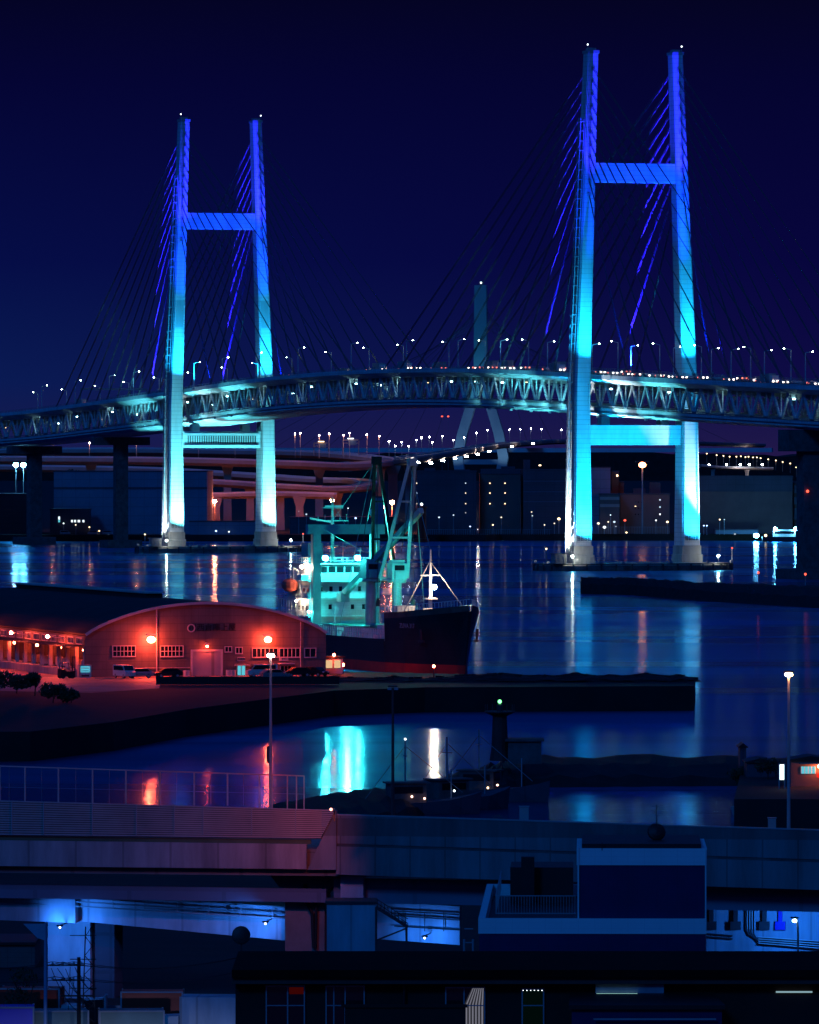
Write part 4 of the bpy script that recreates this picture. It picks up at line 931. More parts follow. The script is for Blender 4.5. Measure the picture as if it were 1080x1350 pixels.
# skyline trees and hills
hm = MB()
for (a, b, dd, z, sd) in ((-700,1800,11500,52,1),):
    pts = []; rr = random.Random(sd)
    for i in range(121):
        px = a+(b-a)*i/120; pts.append((xat(px,dd), dd, z+rr.uniform(-3,4)+6*math.sin(i*.21)))
    hm.prism([(pts[0][0],dd,0)]+pts+[(pts[-1][0],dd,0)], (0,600,0))
struct('hills', hm, M['soil'])
for i, (px, py, rd) in enumerate(((92,606,5),(100,610,4.5),(83,614,4),(150,616,3.6))):
    tree('broadleaf_tree', ('tall dark tree behind the blue warehouse','dark tree right of the tallest one behind the blue warehouse','low dark tree left of the tallest one behind the blue warehouse','small dark tree standing alone above the blue warehouse')[i], 'tree', (xat(px,3095),3095,3.0), zat(py,3095)-3, rd, 500, 1.0, 'trees behind the blue warehouse')

# ---------- expressway ramps
def ribbon(root, name, pts, wdt, th, m, wall=.9, wm_=None):
    """pts: world points of the road's near edge top; the deck extends away from the camera"""
    rings = []; O = Vector(root.location)
    for i, p in enumerate(pts):
        a = pts[max(0,i-1)]; b = pts[min(len(pts)-1,i+1)]; t = Vector((b.x-a.x,b.y-a.y,0)).normalized(); n = Vector((-t.y,t.x,0))*wdt
        p = p-O; z = Vector((0,0,1))
        rings.append([p, p-z*(th*.55), p-z*th+n*.25, p-z*th+n*.75, p-z*(th*.55)+n, p+n])
    o = MB().loft(rings).build(name, m, root)
    for k, nm in ((0,'parapet'),(1,'parapet')):
        rg = []
        for i, p in enumerate(pts):
            a = pts[max(0,i-1)]; b = pts[min(len(pts)-1,i+1)]; t = Vector((b.x-a.x,b.y-a.y,0)).normalized(); n = Vector((-t.y,t.x,0)); q = p-O+n*(wdt-.3)*k
            rg.append([q+Vector((0,0,.02)), q+n*.3+Vector((0,0,.02)), q+n*.3+Vector((0,0,wall)), q+Vector((0,0,wall))])
        MB().loft(rg).build(nm, wm_ or M['far_white'], o)
    return o
def smooth(pts, k=6):
    out = []
    P_ = [Vector(p) for p in pts]
    for i in range(len(P_)-1):
        p0 = P_[max(0,i-1)]; p1 = P_[i]; p2 = P_[i+1]; p3 = P_[min(len(P_)-1,i+2)]
        for j in range(k):
            t = j/k; out.append(.5*((2*p1)+(-p0+p2)*t+(2*p0-5*p1+4*p2-p3)*t*t+(-p0+3*p1-3*p2+p3)*t**3))
    return out+[P_[-1]]
def ramp(label, pix, wdt, th, cols, lamps=(), m=None, col_w=3.6):
    pts = smooth([at(*q) for q in pix]); O = (pts[0].x, pts[0].y, 0)
    r = thing('expressway_ramp', label, 'road bridge', O, 0, 'expressway ramps on the far shore')
    ribbon(r, 'road_deck', pts, wdt, th, m or M['ramp'])
    for px, d, pytop in cols:
        x = xat(px,d); zt = zat(pytop,d)
        MB().loft([[(x-O[0]+a*col_w*k,d-O[1]+b*col_w*.6*k,z) for a,b in ((-.5,-.5),(.5,-.5),(.5,.5),(-.5,.5))] for z,k in ((2,1.15),(zt-8,1.0),(zt-5,1.0),(zt-.5,1.7),(zt,1.7))]).build('column', m or M['ramp'], r)
    return r
r1 = ramp('upper loop ramp sweeping in from the left and curling round above the ship\'s gantry',
     [(-90,594,3420),(150,592,3380),(300,594,3340),(400,596,3300),(455,600,3270),(488,604,3250),(494,607,3235),(486,610,3220),(440,612,3205),(370,609,3190),(280,606,3185),(150,604,3185),(-90,603,3190)],
     9.5, 3.2, ((300,3187,611),(421,3206,616),(502,3238,612),(120,3188,608),(232,3187,609)))
r2 = ramp('lower loop ramp under the upper one, with a red-lit bend',
     [(-90,614,3300),(165,617,3280),(300,624,3260),(400,631,3235),(455,633,3215),(474,637,3195),(464,641,3180),(430,643,3170),(370,640,3160),(280,634,3155),(165,630,3150)],
     9.0, 2.8, ((370,3163,644),(445,3178,647),(330,3160,640)))
r4 = ramp('third ramp, lowest and straight, passing behind the left tower legs', [(100,652,3120),(250,652,3115),(360,650,3110),(440,652,3105)], 8, 2.4, ((285,3116,655),(395,3110,654)))
r3 = ramp('long pale rising viaduct from the loop ramps to the far cable-stayed bridge',
     [(470,612.5,3330),(520,607,3480),(560,602.5,3700),(610,595,4150),(660,586.5,4900),(700,583,5300),(750,580.5,5800),(850,581,6600),(1010,586,7400)], 12, 3.4,
     ((518,3470,614),(541,3590,612),(497,3380,616)), m=M['ramp'], col_w=5)
# sign gantries on the ramps
for lab, px0, px1, py, d, e in (('orange-lit sign gantry over the upper loop ramp',414,433,584,3290,'tiny_warm'),('cyan-lit sign gantry over the upper loop ramp, right of the orange one',452,473,580,3265,'tiny_white')):
    a, b = at(px0,py,d), at(px1,py,d); r = thing('sign_gantry', lab, 'sign gantry', ((a.x+b.x)/2, d, zat(598,d)), 0, 'sign gantries on the ramps')
    h = a.z-zat(598,d); w_ = (b.x-a.x)/2
    MB().bar((-w_,0,-1),(-w_,0,h),.5).bar((w_,0,-1),(w_,0,h),.5).bar((-w_,0,h),(w_,0,h),.5).bar((-w_,0,h-1.6),(w_,0,h-1.6),.4).build('frame', M['far_band'] if 'orange' in lab else M['far_white'], r)
    MB().bx(-w_*.3,w_*.7,-.5,-.3,h-2.6,h-.2).build('sign_panel', M['far_navy'], r); MB().box((0,-1.5,h+.7),(3,.5,.4)).build('lamp', E[e], r)

# ---------- far cable-stayed bridge with an inverted-Y tower
fbx, fbd = xat(634,5400), 5400
fb_ = thing('distant_bridge', 'distant cable-stayed bridge with a dim teal needle tower on splayed legs', 'bridge', (fbx, fbd, 0), R(-8))
tw = MB()
zt, zm, zb = zat(376,5400), 95, 0
tw.loft([[(a*4.9*k,b*3.5,z) for a,b in ((-1,-1),(1,-1),(1,1),(-1,1))] for z,k in ((zm,1.15),(zt,1))])
for sg in (1,-1):
    tw.loft([[(sg*c+a*w2,b*3.2,z) for a,b in ((-1,-1),(1,-1),(1,1),(-1,1))] for z,c,w2 in ((zb,13,4),(40,19,4.2),(60,15,4.2),(zm+4,3.2,4))])
tw.bx(-18,18,-2.5,2.5,34,38); tw.build('pylon', M['far_conc'], fb_)
MB().ball((.5,-2,zt+2.0),.8).build('beacon_lamp', E['tiny_white'], fb_)
for i in range(9):
    for sg in (1,-1): MB().tube((0,0,zt-6-i*3.5),(sg*(40+i*22),0,48),.14,n=4).build('stay_cable', M['cable'], fb_)
MB().bx(-240,240,9,22,44,47.5).build('road_deck', M['far_white'], fb_)
for sg in (1,-1): spot((sg*14,-26,50), (0,-3,140), 130000, (.012,.30,.42), 46, fb_); spot((sg*30,-40,6), (sg*16,-3,60), 70000, (.30,.65,1.0), 40, fb_)

# ---------- lamps of the far shore
def pole_lamp(name, label, px, py, d, zb_, e, rad, group, cat='street lamp', pole='steel_grey', pw=.14):
    z = zat(py,d); r = thing(name, label, cat, (xat(px,d), d, zb_), 0, group); h = z-zb_
    MB().tube((0,0,0),(0,0,h+.3),pw,pw*.8,n=6).bar((0,0,h+.3),(0,-.8,h+.3),pw*1.2).build('pole', M[pole], r)
    MB().ball((0,-.9,h),rad*(rw.uniform(.7,1.1) if e == 'tiny_white' else 1),8,.75).build('lamp_head', rw.choice(TINY) if e == 'tiny_white' and rad < 1 else E[e], r)
    return r
def lamp_row(group, lab, lst, d, e, rad, zb_, name='street_lamp'):
    for i, q in enumerate(lst):
        ee = q[2] if len(q) > 2 else e
        pole_lamp(name, lab % ORD[i], q[0], q[1], d, zb_(q), ee, rad, group)
E['orange_yard'] = emis('yard_sodium', (1.0,.20,.09), 620)
E['ramp_sodium'] = emis('ramp_lamp_sodium', (1.0,.38,.24), 420)
E['ramp_white'] = emis('ramp_lamp_white', (.9,.90,.95), 160)
up = [(20,583),(70,584),(118,584),(180,584),(262,583),(310,584),(389,572),(396,571),(421,574),(434,572),(453,574),(461,571),(484,573),(500,575)]
lamp_row('lamps on the upper loop ramp', 'lamp on the far upper loop ramp, %s from the left', up, 3215, 'ramp_sodium', .32, lambda q: zat(604,3215))
rise = [(513,582),(521,588),(530,583),(539,588),(549,580),(556,577),(566,576),(570,583),(583,575),(598,580),(612,577),(628,571),(643,567),(672,566),(686,566),(700,565),(714,566),(740,567)]
for i, (px, py) in enumerate(rise):
    d = 3480+(px-513)/227*2200
    if i % 3 == 0: d *= .998
    pole_lamp('street_lamp', 'lamp on the rising pale viaduct, %s from the left' % ORD[i], px, py, d, zat(604-(px-513)*.10,d)-1, 'ramp_white', .38, 'lamps on the rising viaduct')
under = [(551,611),(568,611.5),(584,608.5),(600,606),(615,603),(630,600),(645,596.5),(675,590),(703,586)]
E['bulkhead'] = emis('bulkhead_lamp_warm_white', (1.0,.88,.80), 260)
for i, (px, py) in enumerate(under):
    d = 3600+(px-551)/150*1500
    o_ = MB().box((0,0,0),(1.9,1.0,.7)).build('bulkhead_lamp', E['bulkhead']); o_.location = at(px,py-1.2,d-5.5); tag(o_, 'small white lamp under the rising viaduct, %s from the left' % ORD[i], 'lamp', 'lamps under the rising viaduct')
# red-orange yard floods under the ramps
for lab, px, py, d, rad in (('orange yard floodlight between the legs of the left tower',283,661,3080,1.0),('left one of the orange yard floodlight pair behind the ship\'s crane',505,668,3080,.9),('right one of the orange yard floodlight pair behind the ship\'s crane',517,662,3080,1.1),('dim orange lamp among the pillars right of the left tower legs',345,668,3085,.5),('low orange floodlight under the red bend of the lower ramp',438,660,3120,.9),('orange floodlight under the ramps left of the left tower',190,640,3110,.7)):
    pole_lamp('yard_floodlight', lab, px, py, d, 3, 'orange_yard', rad, 'orange yard floodlights', 'floodlight', 'far_band', .3)
# big floodlights
r = pole_lamp('floodlight_mast', 'tall mast with a bright orange lantern between the right tower legs', 847, 613, 3000, 3, 'lantern', 1.7, None, 'floodlight', 'steel_grey', .4)
MB().box((0,-.9,zat(613,3000)-3+1.6),(6.4,2.2,.5)).build('hood', M['steel_dark'], r)
for i, px in enumerate((21,31)):
    pole_lamp('floodlight_mast', '%s one of the twin cyan floodlights at the far left' % ('left','right')[i], px, 613, 2992, 3, 'cool_flood', 1.25, 'twin cyan floodlights', 'floodlight')
pole_lamp('quay_lamp', 'very bright blue-white lamp on the far quay right of the right tower', 997, 706, 2968, 3, 'cool_flood', 1.25, None, 'floodlight')
bt = thing('moored_launch', 'small launch with four lights moored by the far quay beside the end pier', 'boat', (xat(1037,2955),2955,0), 0)
MB().loft([[(x,y*b,z) for y,z in ((-1,0.0),(-1.15,2.2),(1.15,2.2),(1,0.0))] for x,b in ((-11,2.6),(-4,3.2),(6,3.0),(11,.6))]).build('hull', M['hull'], bt)
cb = MB().bx(-6,4,-2,2,2.2,5.4).build('cabin', M['ship_white'], bt); MB().bx(-5.4,3.4,-2.06,-2.01,3.6,4.8).build('window', M['glass_dark'], cb)
for x in (-5.2,4.0): MB().ball((x,-2.6,5.8),.75).build('deck_lamp', E['cool_flood'], bt)
for x in (-9.5,9.5): MB().ball((x,-2.6,2.8),.6).build('side_lamp', E['tiny_warm'], bt)
def far_lights(group, lab, lst, d, zb_=3.0, rad=.34):
    for i, q in enumerate(lst): pole_lamp('street_lamp', lab % ORD[i], q[0], q[1], d, zb_, q[2], rad*(q[3] if len(q) > 3 else 1), group)
far_lights('lamps on the left far quay', 'lamp on the left far quay, %s from the left', [(15,708,'tiny_warm'),(48,708,'tiny_warm'),(53,631,'tiny_warm',1.2),(84,690,'tiny_white'),(100,692,'tiny_white'),(118,695,'tiny_warm'),(131,700,'tiny_warm'),(143,703,'tiny_blue',1.3),(157,702,'tiny_white'),(188,709,'tiny_white'),(285,700,'tiny_blue',1.3),(302,701,'tiny_white',1.4),(318,706,'tiny_blue')], 2969)
far_lights('lamps on the middle far quay', 'lamp on the middle far quay, %s from the left', [(394,674,'tiny_white'),(404,678,'tiny_white',1.4),(459,670,'tiny_white'),(469,683,'tiny_blue',1.3),(579,682,'tiny_white',1.5),(598,679,'tiny_white',1.4),(620,694,'tiny_blue'),(630,698,'tiny_white'),(661,682,'tiny_white',1.5),(650,692,'tiny_warm'),(701,675,'tiny_white'),(702,680,'tiny_white',1.2),(718,692,'tiny_white'),(731,690,'tiny_white',1.2),(737,684,'tiny_warm',2.0)], 2995)
far_lights('lamps between the right tower legs', 'lamp on the quay between the right tower legs, %s from the left', [(778,693,'tiny_white'),(789,690,'tiny_white',1.8),(797,695,'tiny_white',2.6),(802,688,'tiny_white',1.5),(805,679,'tiny_white'),(810,688,'tiny_white',1.8),(812,694,'tiny_white'),(824,686,'tiny_red',1.8),(826,702,'tiny_warm',1.2),(865,686,'tiny_white',1.2),(880,688,'tiny_warm',1.6)], 2994)
far_lights('lamps on the right far quay', 'lamp on the right far quay, %s from the left', [(928,693,'tiny_blue'),(932,693,'tiny_blue'),(949,685,'tiny_warm'),(955,685,'tiny_white'),(969,704,'tiny_white',1.5)], 2968)
sk = [(921,596),(932,598),(945,600),(954,601),(962,602),(971,602),(977,601.5),(983,602.5),(987,602),(993,603),(998,603),(1003,604),(1013,605.5),(1023,607),(1032,609),(1042,611),(1051,613),(1050,616)]
for i, (px, py) in enumerate(sk): pole_lamp('street_lamp', 'tiny street lamp on the horizon right of the right tower, %s from the left' % ORD[i], px, py, 7300, zat(py,7300)-11, 'tiny_warm', .8, 'street lamps on the right horizon')
rb = ramp('short pale road bridge on the right horizon with tiny street lamps', [(925,613,7250),(945,615,7260),(965,616,7270),(1020,617,7300)], 12, 3, ((940,7262,616),(985,7285,618)))
for i, px in enumerate((935,958,976,988,1005)):
    pole_lamp('road_lamp', 'white lamp low over the short road bridge on the right horizon, %s from the left' % ORD[i], px, 612.5, 7270, zat(617,7270), 'ramp_white', .9, 'lamps on the right horizon bridge')
for i, (px, py, e) in enumerate(((583,549,'tiny_red'),(591,549,'tiny_red'))):
    pole_lamp('aviation_light', '%s of the two red mast lights under the bridge deck' % ('left','right')[i], px, py, 8200, 3, e, 1.3, 'red mast lights', 'beacon')
# quay fence along the middle far shore
fq = thing('quay_fence', 'pale mesh fence along the middle far quay', 'fence', (xat(640,2964),2964,3))
f_ = MB()
for k in range(60): x = -30+k; f_.bar((x,0,0),(x,0,2.4),.14)
f_.bar((-30,0,2.4),(30,0,2.4),.12); f_.build('panel', M['steel_grey'], fq)
f_ = MB(); fq2 = thing('quay_fence', 'pale mesh fence along the quay between the right tower legs', 'fence', (xat(828,2998),2998,3))
for k in range(50): x = -18+k*.75; f_.bar((x,0,0),(x,0,3.2),.12)
f_.bar((-18,0,3.2),(18.7,0,3.2),.12); f_.build('panel', M['steel_grey'], fq2)
rc = thing('channel_marker', 'dark red striped channel marker tower behind the ship\'s foremast', 'beacon', (xat(556,2940),2940,0))
MB().lathe([(3.6,-1),(3.6,1.5),(2.2,1.6),(2.0,15),(2.6,15.2),(2.6,16)],n=16).build('tower', P['red'], rc)
MB().ball((0,0,17),.6).build('lamp', E['tiny_white'], rc)
# channel buoys and beacons by the right breakwater
for i, (px, py, d) in enumerate(((1000,755,1745),(1062,757,1690))):
    z0 = 3.6; r = thing('harbour_beacon', 'small red-lit beacon post on the right breakwater, %s from its tip' % ORD[i], 'beacon', (xat(px,d),d,z0), 0, 'beacons on the right breakwater'); h = zat(py,d)-z0
    MB().tube((0,0,-.6),(0,0,h-.4),.16,.1).build('post', M['steel_grey'], r); MB().ball((0,0,h),.32).build('lamp', E['tiny_red'], r)
# ------------------------------------------------------------------ inner harbour: beacon tower, boats, landing
lh = thing('beacon_tower', 'slim dark beacon tower with a green lamp on the stone breakwater', 'lighthouse', (xat(659,727),727,2.8))
ztop = zat(925,727)-2.8
MB().lathe([(1.15,0),(.95,1.2),(.80,ztop-2.0),(.80,ztop-1.5)],n=14).build('tower', mat('beacon_tower_red', (.12,.03,.03), .7, 0, .3, .6), lh)
gy = MB().lathe([(.8,ztop-1.6),(1.7,ztop-1.2),(1.7,ztop-1.05)],n=16)
for k in range(12): a = 2*math.pi*k/12; gy.bar((1.6*math.cos(a),1.6*math.sin(a),ztop-1.05),(1.6*math.cos(a),1.6*math.sin(a),ztop-.3),.06)
gy.build('gallery', M['steel_dark'], lh)
MB().lathe([(.35,ztop-1.05),(.35,ztop-.35),(.2,ztop-.3)],n=10).build('lantern', M['steel_dark'], lh)
E['green'] = emis('beacon_green', (.18,1.0,.30), 3.5); MB().ball((0,0,ztop),.22).build('lamp', E['green'], lh)
MB().bx(.9,4.6,-1.5,2.5,-.3,2.2).bx(.6,4.9,-1.8,2.8,2.2,2.45).build('equipment_hut', M['concrete_dark'], lh)
def fishing_boat(label, px, d, rz, lamps):
    r = thing('fishing_boat', label, 'boat', (xat(px,d),d,0), rz, 'boats moored behind the stone breakwater')
    h = MB(); h.loft([[(x,-b,z1),(x*.96,-b*.75,.0),(x*.96,b*.75,.0),(x,b,z1)] for x,b,z1 in ((-6,1.5,1.3),(-2,1.9,1.2),(3,1.6,1.5),(5.6,.7,2.0),(6.6,.08,2.3))]); hb = h.build('hull', M['far_dark'], r)
    MB().bx(-3.2,.6,-1.1,1.1,1.1,3.2).bx(-3.5,1.0,-1.3,1.3,3.2,3.35).build('wheelhouse', M['concrete_dark'], r)
    MB().bx(.61,.66,-.9,.9,2.2,3.0).bx(-2.8,.2,-1.14,-1.105,2.2,2.9).build('window', M['glass_dark'], r)
    m = MB().tube((-1.4,0,3.3),(-1.4,0,7.6),.09).bar((-1.4,-.9,6.0),(-1.4,.9,6.0),.07).tube((-1.4,0,7.0),(4.6,0,2.2),.03,n=4).tube((-1.4,0,7.0),(-5.6,0,1.6),.03,n=4); m.bar((3.4,0,1.5),(3.4,0,4.6),.1); m.build('mast', M['steel_grey'], r)
    for p, e in lamps: MB().ball(p,.12).build('deck_lamp', E[e], r)
    return r
E['boat_pink'] = emis('boat_lamp_pink', (1.0,.55,.42), 5)
fishing_boat('dark fishing boat with pink deck lamps lying left of the beacon tower', 552, 668, R(12), [((-1,-1.4,1.9),'boat_pink'),((.3,-1.5,1.7),'boat_pink'),((3.6,-.6,2.4),'tiny_white'),((-1.4,0,7.7),'tiny_white')])
fishing_boat('fishing boat with an orange-lit net winch at the foot of the beacon tower', 648, 694, R(-20), [((1.2,-1.5,1.8),'boat_pink'),((0.2,-1.7,1.5),'tiny_warm')])
fishing_boat('unlit dark boat in the shadow between the two lit boats', 604, 676, R(35), [])
def small_boat(label, px, d, rz):
    r = thing('dinghy', label, 'boat', (xat(px,d),d,0), rz); MB().loft([[(x,-b,.9),(x,-b*.6,.0),(x,b*.6,.0),(x,b,.9)] for x,b in ((-2,.7),(0,.8),(1.4,.5),(2.2,.06))]).build('hull', M['concrete'], r); MB().bx(-1.2,-.9,-.6,.6,.7,.8).bx(.1,.4,-.6,.6,.7,.8).build('thwart', M['bark'], r)
small_boat('grey dinghy drawn up beside the landing at the right', 983, 668, R(60))
# landing at the right: sheds, lit sign, lit kiosk
def shed(name, label, px0, px1, py, d, dep, m, cat, zb_=3.0):
    x0, x1 = xat(px0,d), xat(px1,d); r = thing(name, label, cat, ((x0+x1)/2,d,zb_)); w_ = (x1-x0)/2; h = zat(py,d)-zb_
    MB().bx(-w_,w_,0,dep,0,h).build('wall', m, r); MB().prism([(-w_-.2,-.2,h),(w_+.2,-.2,h),(w_+.2,-.2,h+.12),(0,-.2,h+.5),(-w_-.2,-.2,h+.12)],(0,dep+.4,0)).build('roof', M['black'], r); return r
shed('landing_shed','dark low shed at the water end of the landing',985,1022,1006,684,6,M['far_dark'],'shed')
shed('landing_shed','tall narrow dark hut behind the low shed on the landing',976,984,986,700,4,M['far_dark'],'shed')
ks = shed('kiosk','small kiosk with a cyan-lit window at the right edge, above the lit upright sign',1043,1096,1003,665,5,M['far_brown'],'kiosk')
x0 = -(xat(1096,665)-xat(1043,665))/2; sc_ = 665/F
MB().bx(x0+13*sc_,x0+32*sc_,-.06,-.02,zat(1020,665)-3,zat(1010.5,665)-3).build('lit_window', E['win_cyan'], ks)
fw = MB()
for k in range(5): fw.bx(x0+(13+k*4.7)*sc_,x0+(13+k*4.7)*sc_+.06,-.1,-.065,zat(1020,665)-3,zat(1010.5,665)-3)
fw.build('window_bars', M['white_paint'], ks)
MB().ball((x0+37*sc_,-.7,zat(1010,665)-3),.15).build('wall_lamp', E['orange'], ks); MB().bx(x0+12*sc_,x0+53*sc_,-.9,0,zat(1007,665)-3,zat(1006,665)-3).build('awning', M['far_band'], ks)
MB().bx(x0+34*sc_,x0+53*sc_,-.05,-.015,zat(1025,665)-3,zat(1020,665)-3).build('red_board', P['red'], ks)
us = thing('lightbox_sign','tall narrow white lightbox sign beside the orange-lit lamp post','sign',(xat(1031,660),660,3.0))
MB().bx(-.22,.22,-.1,.1,zat(1028,660)-3,zat(1008,660)-3).build('lightbox', emis('lightbox_white', (.75,1.0,.95), 3.0), us)
MB().bx(-.34,-.22,-.14,.14,0,zat(1006.5,660)-3).bx(.22,.34,-.14,.14,0,zat(1006.5,660)-3).build('frame', M['steel_grey'], us)
tree('shrub','dark shrub at the end of the landing below the low shed','shrub',(xat(962,690)+1,690,1.0),3.0,1.8,500,.3)
tree('shrub','round dark shrub right of the dinghy','shrub',(xat(1012,680),680,2.6),2.6,1.7,500,.3)
bkn = [('bicycle_rack','kiosk clutter')]

E['under'] = emis('under_deck_lamp_glow', (.7,.85,1.0), 6, False)
# ------------------------------------------------------------------ elevated expressway in the foreground
M['via_conc'] = mat('viaduct_concrete', (.20,.19,.19), .85, 0, .25, .25, .15, 3.0, (1,1,.4), seams=((.09,.3,.3), .70))
M['barrier'] = mat('grey_noise_barrier', (.19,.20,.21), .6, 0, .42, .5, stretch=(1,1,.14), seams=((.22,.2,.02), .60))
M['girder'] = mat('painted_girder', (.40,.46,.52), .55, 0, .38, .5, stretch=(1,1,.2), seams=((.16,.3,.02), .70))
M['louvre'] = mat('pale_louvre', (.46,.40,.38), .55, 0, .2, .25)
VX, VY, VA = 0.0, 420.0, R(-9)
via = thing('elevated_expressway', 'double deck concrete expressway viaduct crossing the whole foreground', 'viaduct', (VX, VY, 0), VA)
def vloc(px, off=0.0):            # local x on the facade for a picture column
    k = (px-540)/F; c, s = math.cos(VA), math.sin(VA)       # world = (x c - o s, 420 + x s + o c)
    return (k*(VY+off*c)+off*s)/(c-k*s)
def vz(py, px, off=0.0):
    x = vloc(px, off); d = VY+x*math.sin(VA)+off*math.cos(VA); return zat(py, d)
def vworld(px, off):
    x = vloc(px, off); return (x*math.cos(VA)-off*math.sin(VA), VY+x*math.sin(VA)+off*math.cos(VA))
def strip(mb, px0, px1, t0, t1, b0, b1, off, th):
    x0, x1 = vloc(px0,off), vloc(px1,off)
    a = [(x0,off,vz(b0,px0,off)),(x1,off,vz(b1,px1,off)),(x1,off+th,vz(b1,px1,off)),(x0,off+th,vz(b0,px0,off)),(x0,off,vz(t0,px0,off)),(x1,off,vz(t1,px1,off)),(x1,off+th,vz(t1,px1,off)),(x0,off+th,vz(t0,px0,off))]
    return mb.hexa(a)
deckm = MB(); strip(deckm,-80,1160,1112,1131,1150,1162,.6,13.0); vd = deckm.build('upper_deck', M['via_conc'], via)
pp_ = MB(); strip(pp_,-80,404,1107,1113,1141,1146,0,.35); pp_.build('parapet', mat('stained_parapet', (.36,.33,.32), .85, 0, .45, .5, .15, 3.0, (1,1,.16), seams=((.16,.3,.02), .68)), via)
gs = MB(); strip(gs,-80,410,1101,1107,1107,1113,.25,.1); gs.build('cable_trough', mat('green_grey_trough', (.09,.13,.07), .8, 0, .3, .4), via)
lv = MB()
NL = 15
for k in range(NL):
    u0, u1 = k/NL, (k+.62)/NL
    pr = 442-(k/NL)*20
    strip(lv,-80,pr,1053+48*u0,1068+38*u0,1053+48*u1,1068+38*u1,-.05-.0*k,.10)
lvp = lv.build('louvre_panel', M['louvre'], via)
bk = MB(); strip(bk,-80,424,1054.5,1069,1101,1106,.08,.10); bk.build('backing_panel', M['concrete_dark'], lvp)
for px in (-37,16,58,122,180,230,268,332,390): x = vloc(px); MB().bx(x-.035,x+.035,-.1,-.02,vz(1101,px),vz(1056+px*.03,px)).build('post', M['steel_grey'], lvp)
ev = MB(); ev.add([(vloc(440),-.1,vz(1068,440)),(vloc(442.5),.5,vz(1070,442)),(vloc(442.5),.5,vz(1146,442)),(vloc(404),-.1,vz(1146,404))],[(0,1,2,3)])
ev2 = MB().prism([(vloc(441),.12,vz(1068,441)),(vloc(443),.12,vz(1069,443)),(vloc(443),.12,vz(1147,443)),(vloc(405),.12,vz(1147,405))],(0,.5,0)); ev2.build('barrier_end', M['barrier'], via)
br_ = MB(); strip(br_,443,1160,1075,1098,1112,1136,.30,.22); bar_ = br_.build('noise_barrier', M['barrier'], via)
br2 = MB(); strip(br2,443,1160,1116,1140,1153,1176,.22,.34); br2.build('parapet', M['barrier'], via)
bd = MB(); strip(bd,443,1160,1112,1136,1116,1140,.36,.2); bd.build('cable_trough', M['concrete_dark'], via)
cp = MB(); strip(cp,443,1160,1073.2,1096.2,1075,1098,.26,.32); cp.build('coping', M['steel_grey'], via)
# soffit and lower level
gd = MB(); strip(gd,-80,430,1165,1172,1183,1190,2.0,.5); gd.build('lower_girder', M['far_navy'], via)
gd2 = MB(); strip(gd2,440,1160,1158,1168,1190,1204,2.2,.5); gd2.build('lower_girder', M['far_navy'], via)
ld = MB(); strip(ld,98,376,1180,1197,1214,1240,4.0,9.0); ld.build('lower_deck', M['girder'], via)
ld1 = MB(); strip(ld1,-80,99,1178,1186,1210,1217,3.0,9.0); ld1.build('lower_deck', M['girder'], via)
ld2 = MB(); strip(ld2,495,606,1189,1195,1238,1246,4.4,.5); ld2.build('lower_deck', M['girder'], via)
ld3 = MB(); strip(ld3,925,1160,1190,1206,1256,1270,9.0,.5); ld3.build('lower_deck', M['girder'], via)
rl_ = MB()
for (p0,p1,a,b) in ((-80,376,1173,1196),(-80,376,1181,1205),(-80,376,1187,1211)):
    rl_.tube((vloc(p0,3),2.8,vz(a-3,p0,3)),(vloc(p1,3.6),3.6,vz(b,p1,3.6)),.055,n=6)
for px in range(-60,376,42): x = vloc(px,3.3); rl_.bar((x,3.1,vz(1174+.06*px,px,3.3)),(x,3.1,vz(1189+.06*px,px,3.3)),.06)
rl_.build('service_pipe', M['steel_grey'], via)
rr_ = MB()
for (a,b) in ((1201,1206),(1207,1213),(1221,1226)): rr_.tube((vloc(520,4.2),4.2,vz(a,520,4.2)),(vloc(606,4.2),4.2,vz(b,606,4.2)),.05,n=6)
for px in (535,560,585): x = vloc(px,4.2); rr_.bar((x,4.2,vz(1203,px,4.2)),(x,4.2,vz(1228,px,4.2)),.06)
rr_.build('service_pipe', M['steel_dark'], via)
# pipes, junction boxes on the right lower wall
pb = MB()
for k in range(4):
    y = 8.8-.03*k; o_ = k*3.4
    pts = [(vloc(984+k*3.2,y),y,vz(1198,984,y)),(vloc(984+k*3.2,y),y,vz(1226+k*1.6,984,y)),(vloc(988+k*3.2,y),y,vz(1233+k*1.4,988,y)),(vloc(996+k*2,y),y,vz(1236.5+k*2.6,996,y)),(vloc(1160,y),y,vz(1248+o_,1160,y))]
    pb.path([Vector(p) for p in pts], .055, 6)
for k in range(2): pb.tube((vloc(930,8.8),8.8,vz(1231+k*4,930,8.8)),(vloc(966,8.8),8.8,vz(1234+k*4,966,8.8)),.06,n=6)
pb.build('conduit', M['steel_dark'], via)
pw = MB()
for k in range(4):
    y = 8.65-.03*k; o_ = k*3.4
    pw.tube((vloc(1000,y),y,vz(1235.2+k*2.8,1000,y)),(vloc(1160,y),y,vz(1246.6+o_,1160,y)),.028,n=5)
    pw.tube((vloc(985.5+k*3.2,y),y,vz(1198,985,y)),(vloc(985.5+k*3.2,y),y,vz(1225,985,y)),.026,n=5)
pw.build('bright_conduit', M['white_paint'], via)
for px in (938,970,1008,1029):
    y = 8.7; x = vloc(px,y); jb = MB().bx(x-.33,x+.33,y-.15,y+.25,vz(1226,px,y),vz(1215,px,y)).bx(x-.13,x+.13,y-.1,y+.25,vz(1215,px,y),vz(1198,px,y)).build('junction_box', M['steel_dark'] if px != 1029 else P['blue'], via)
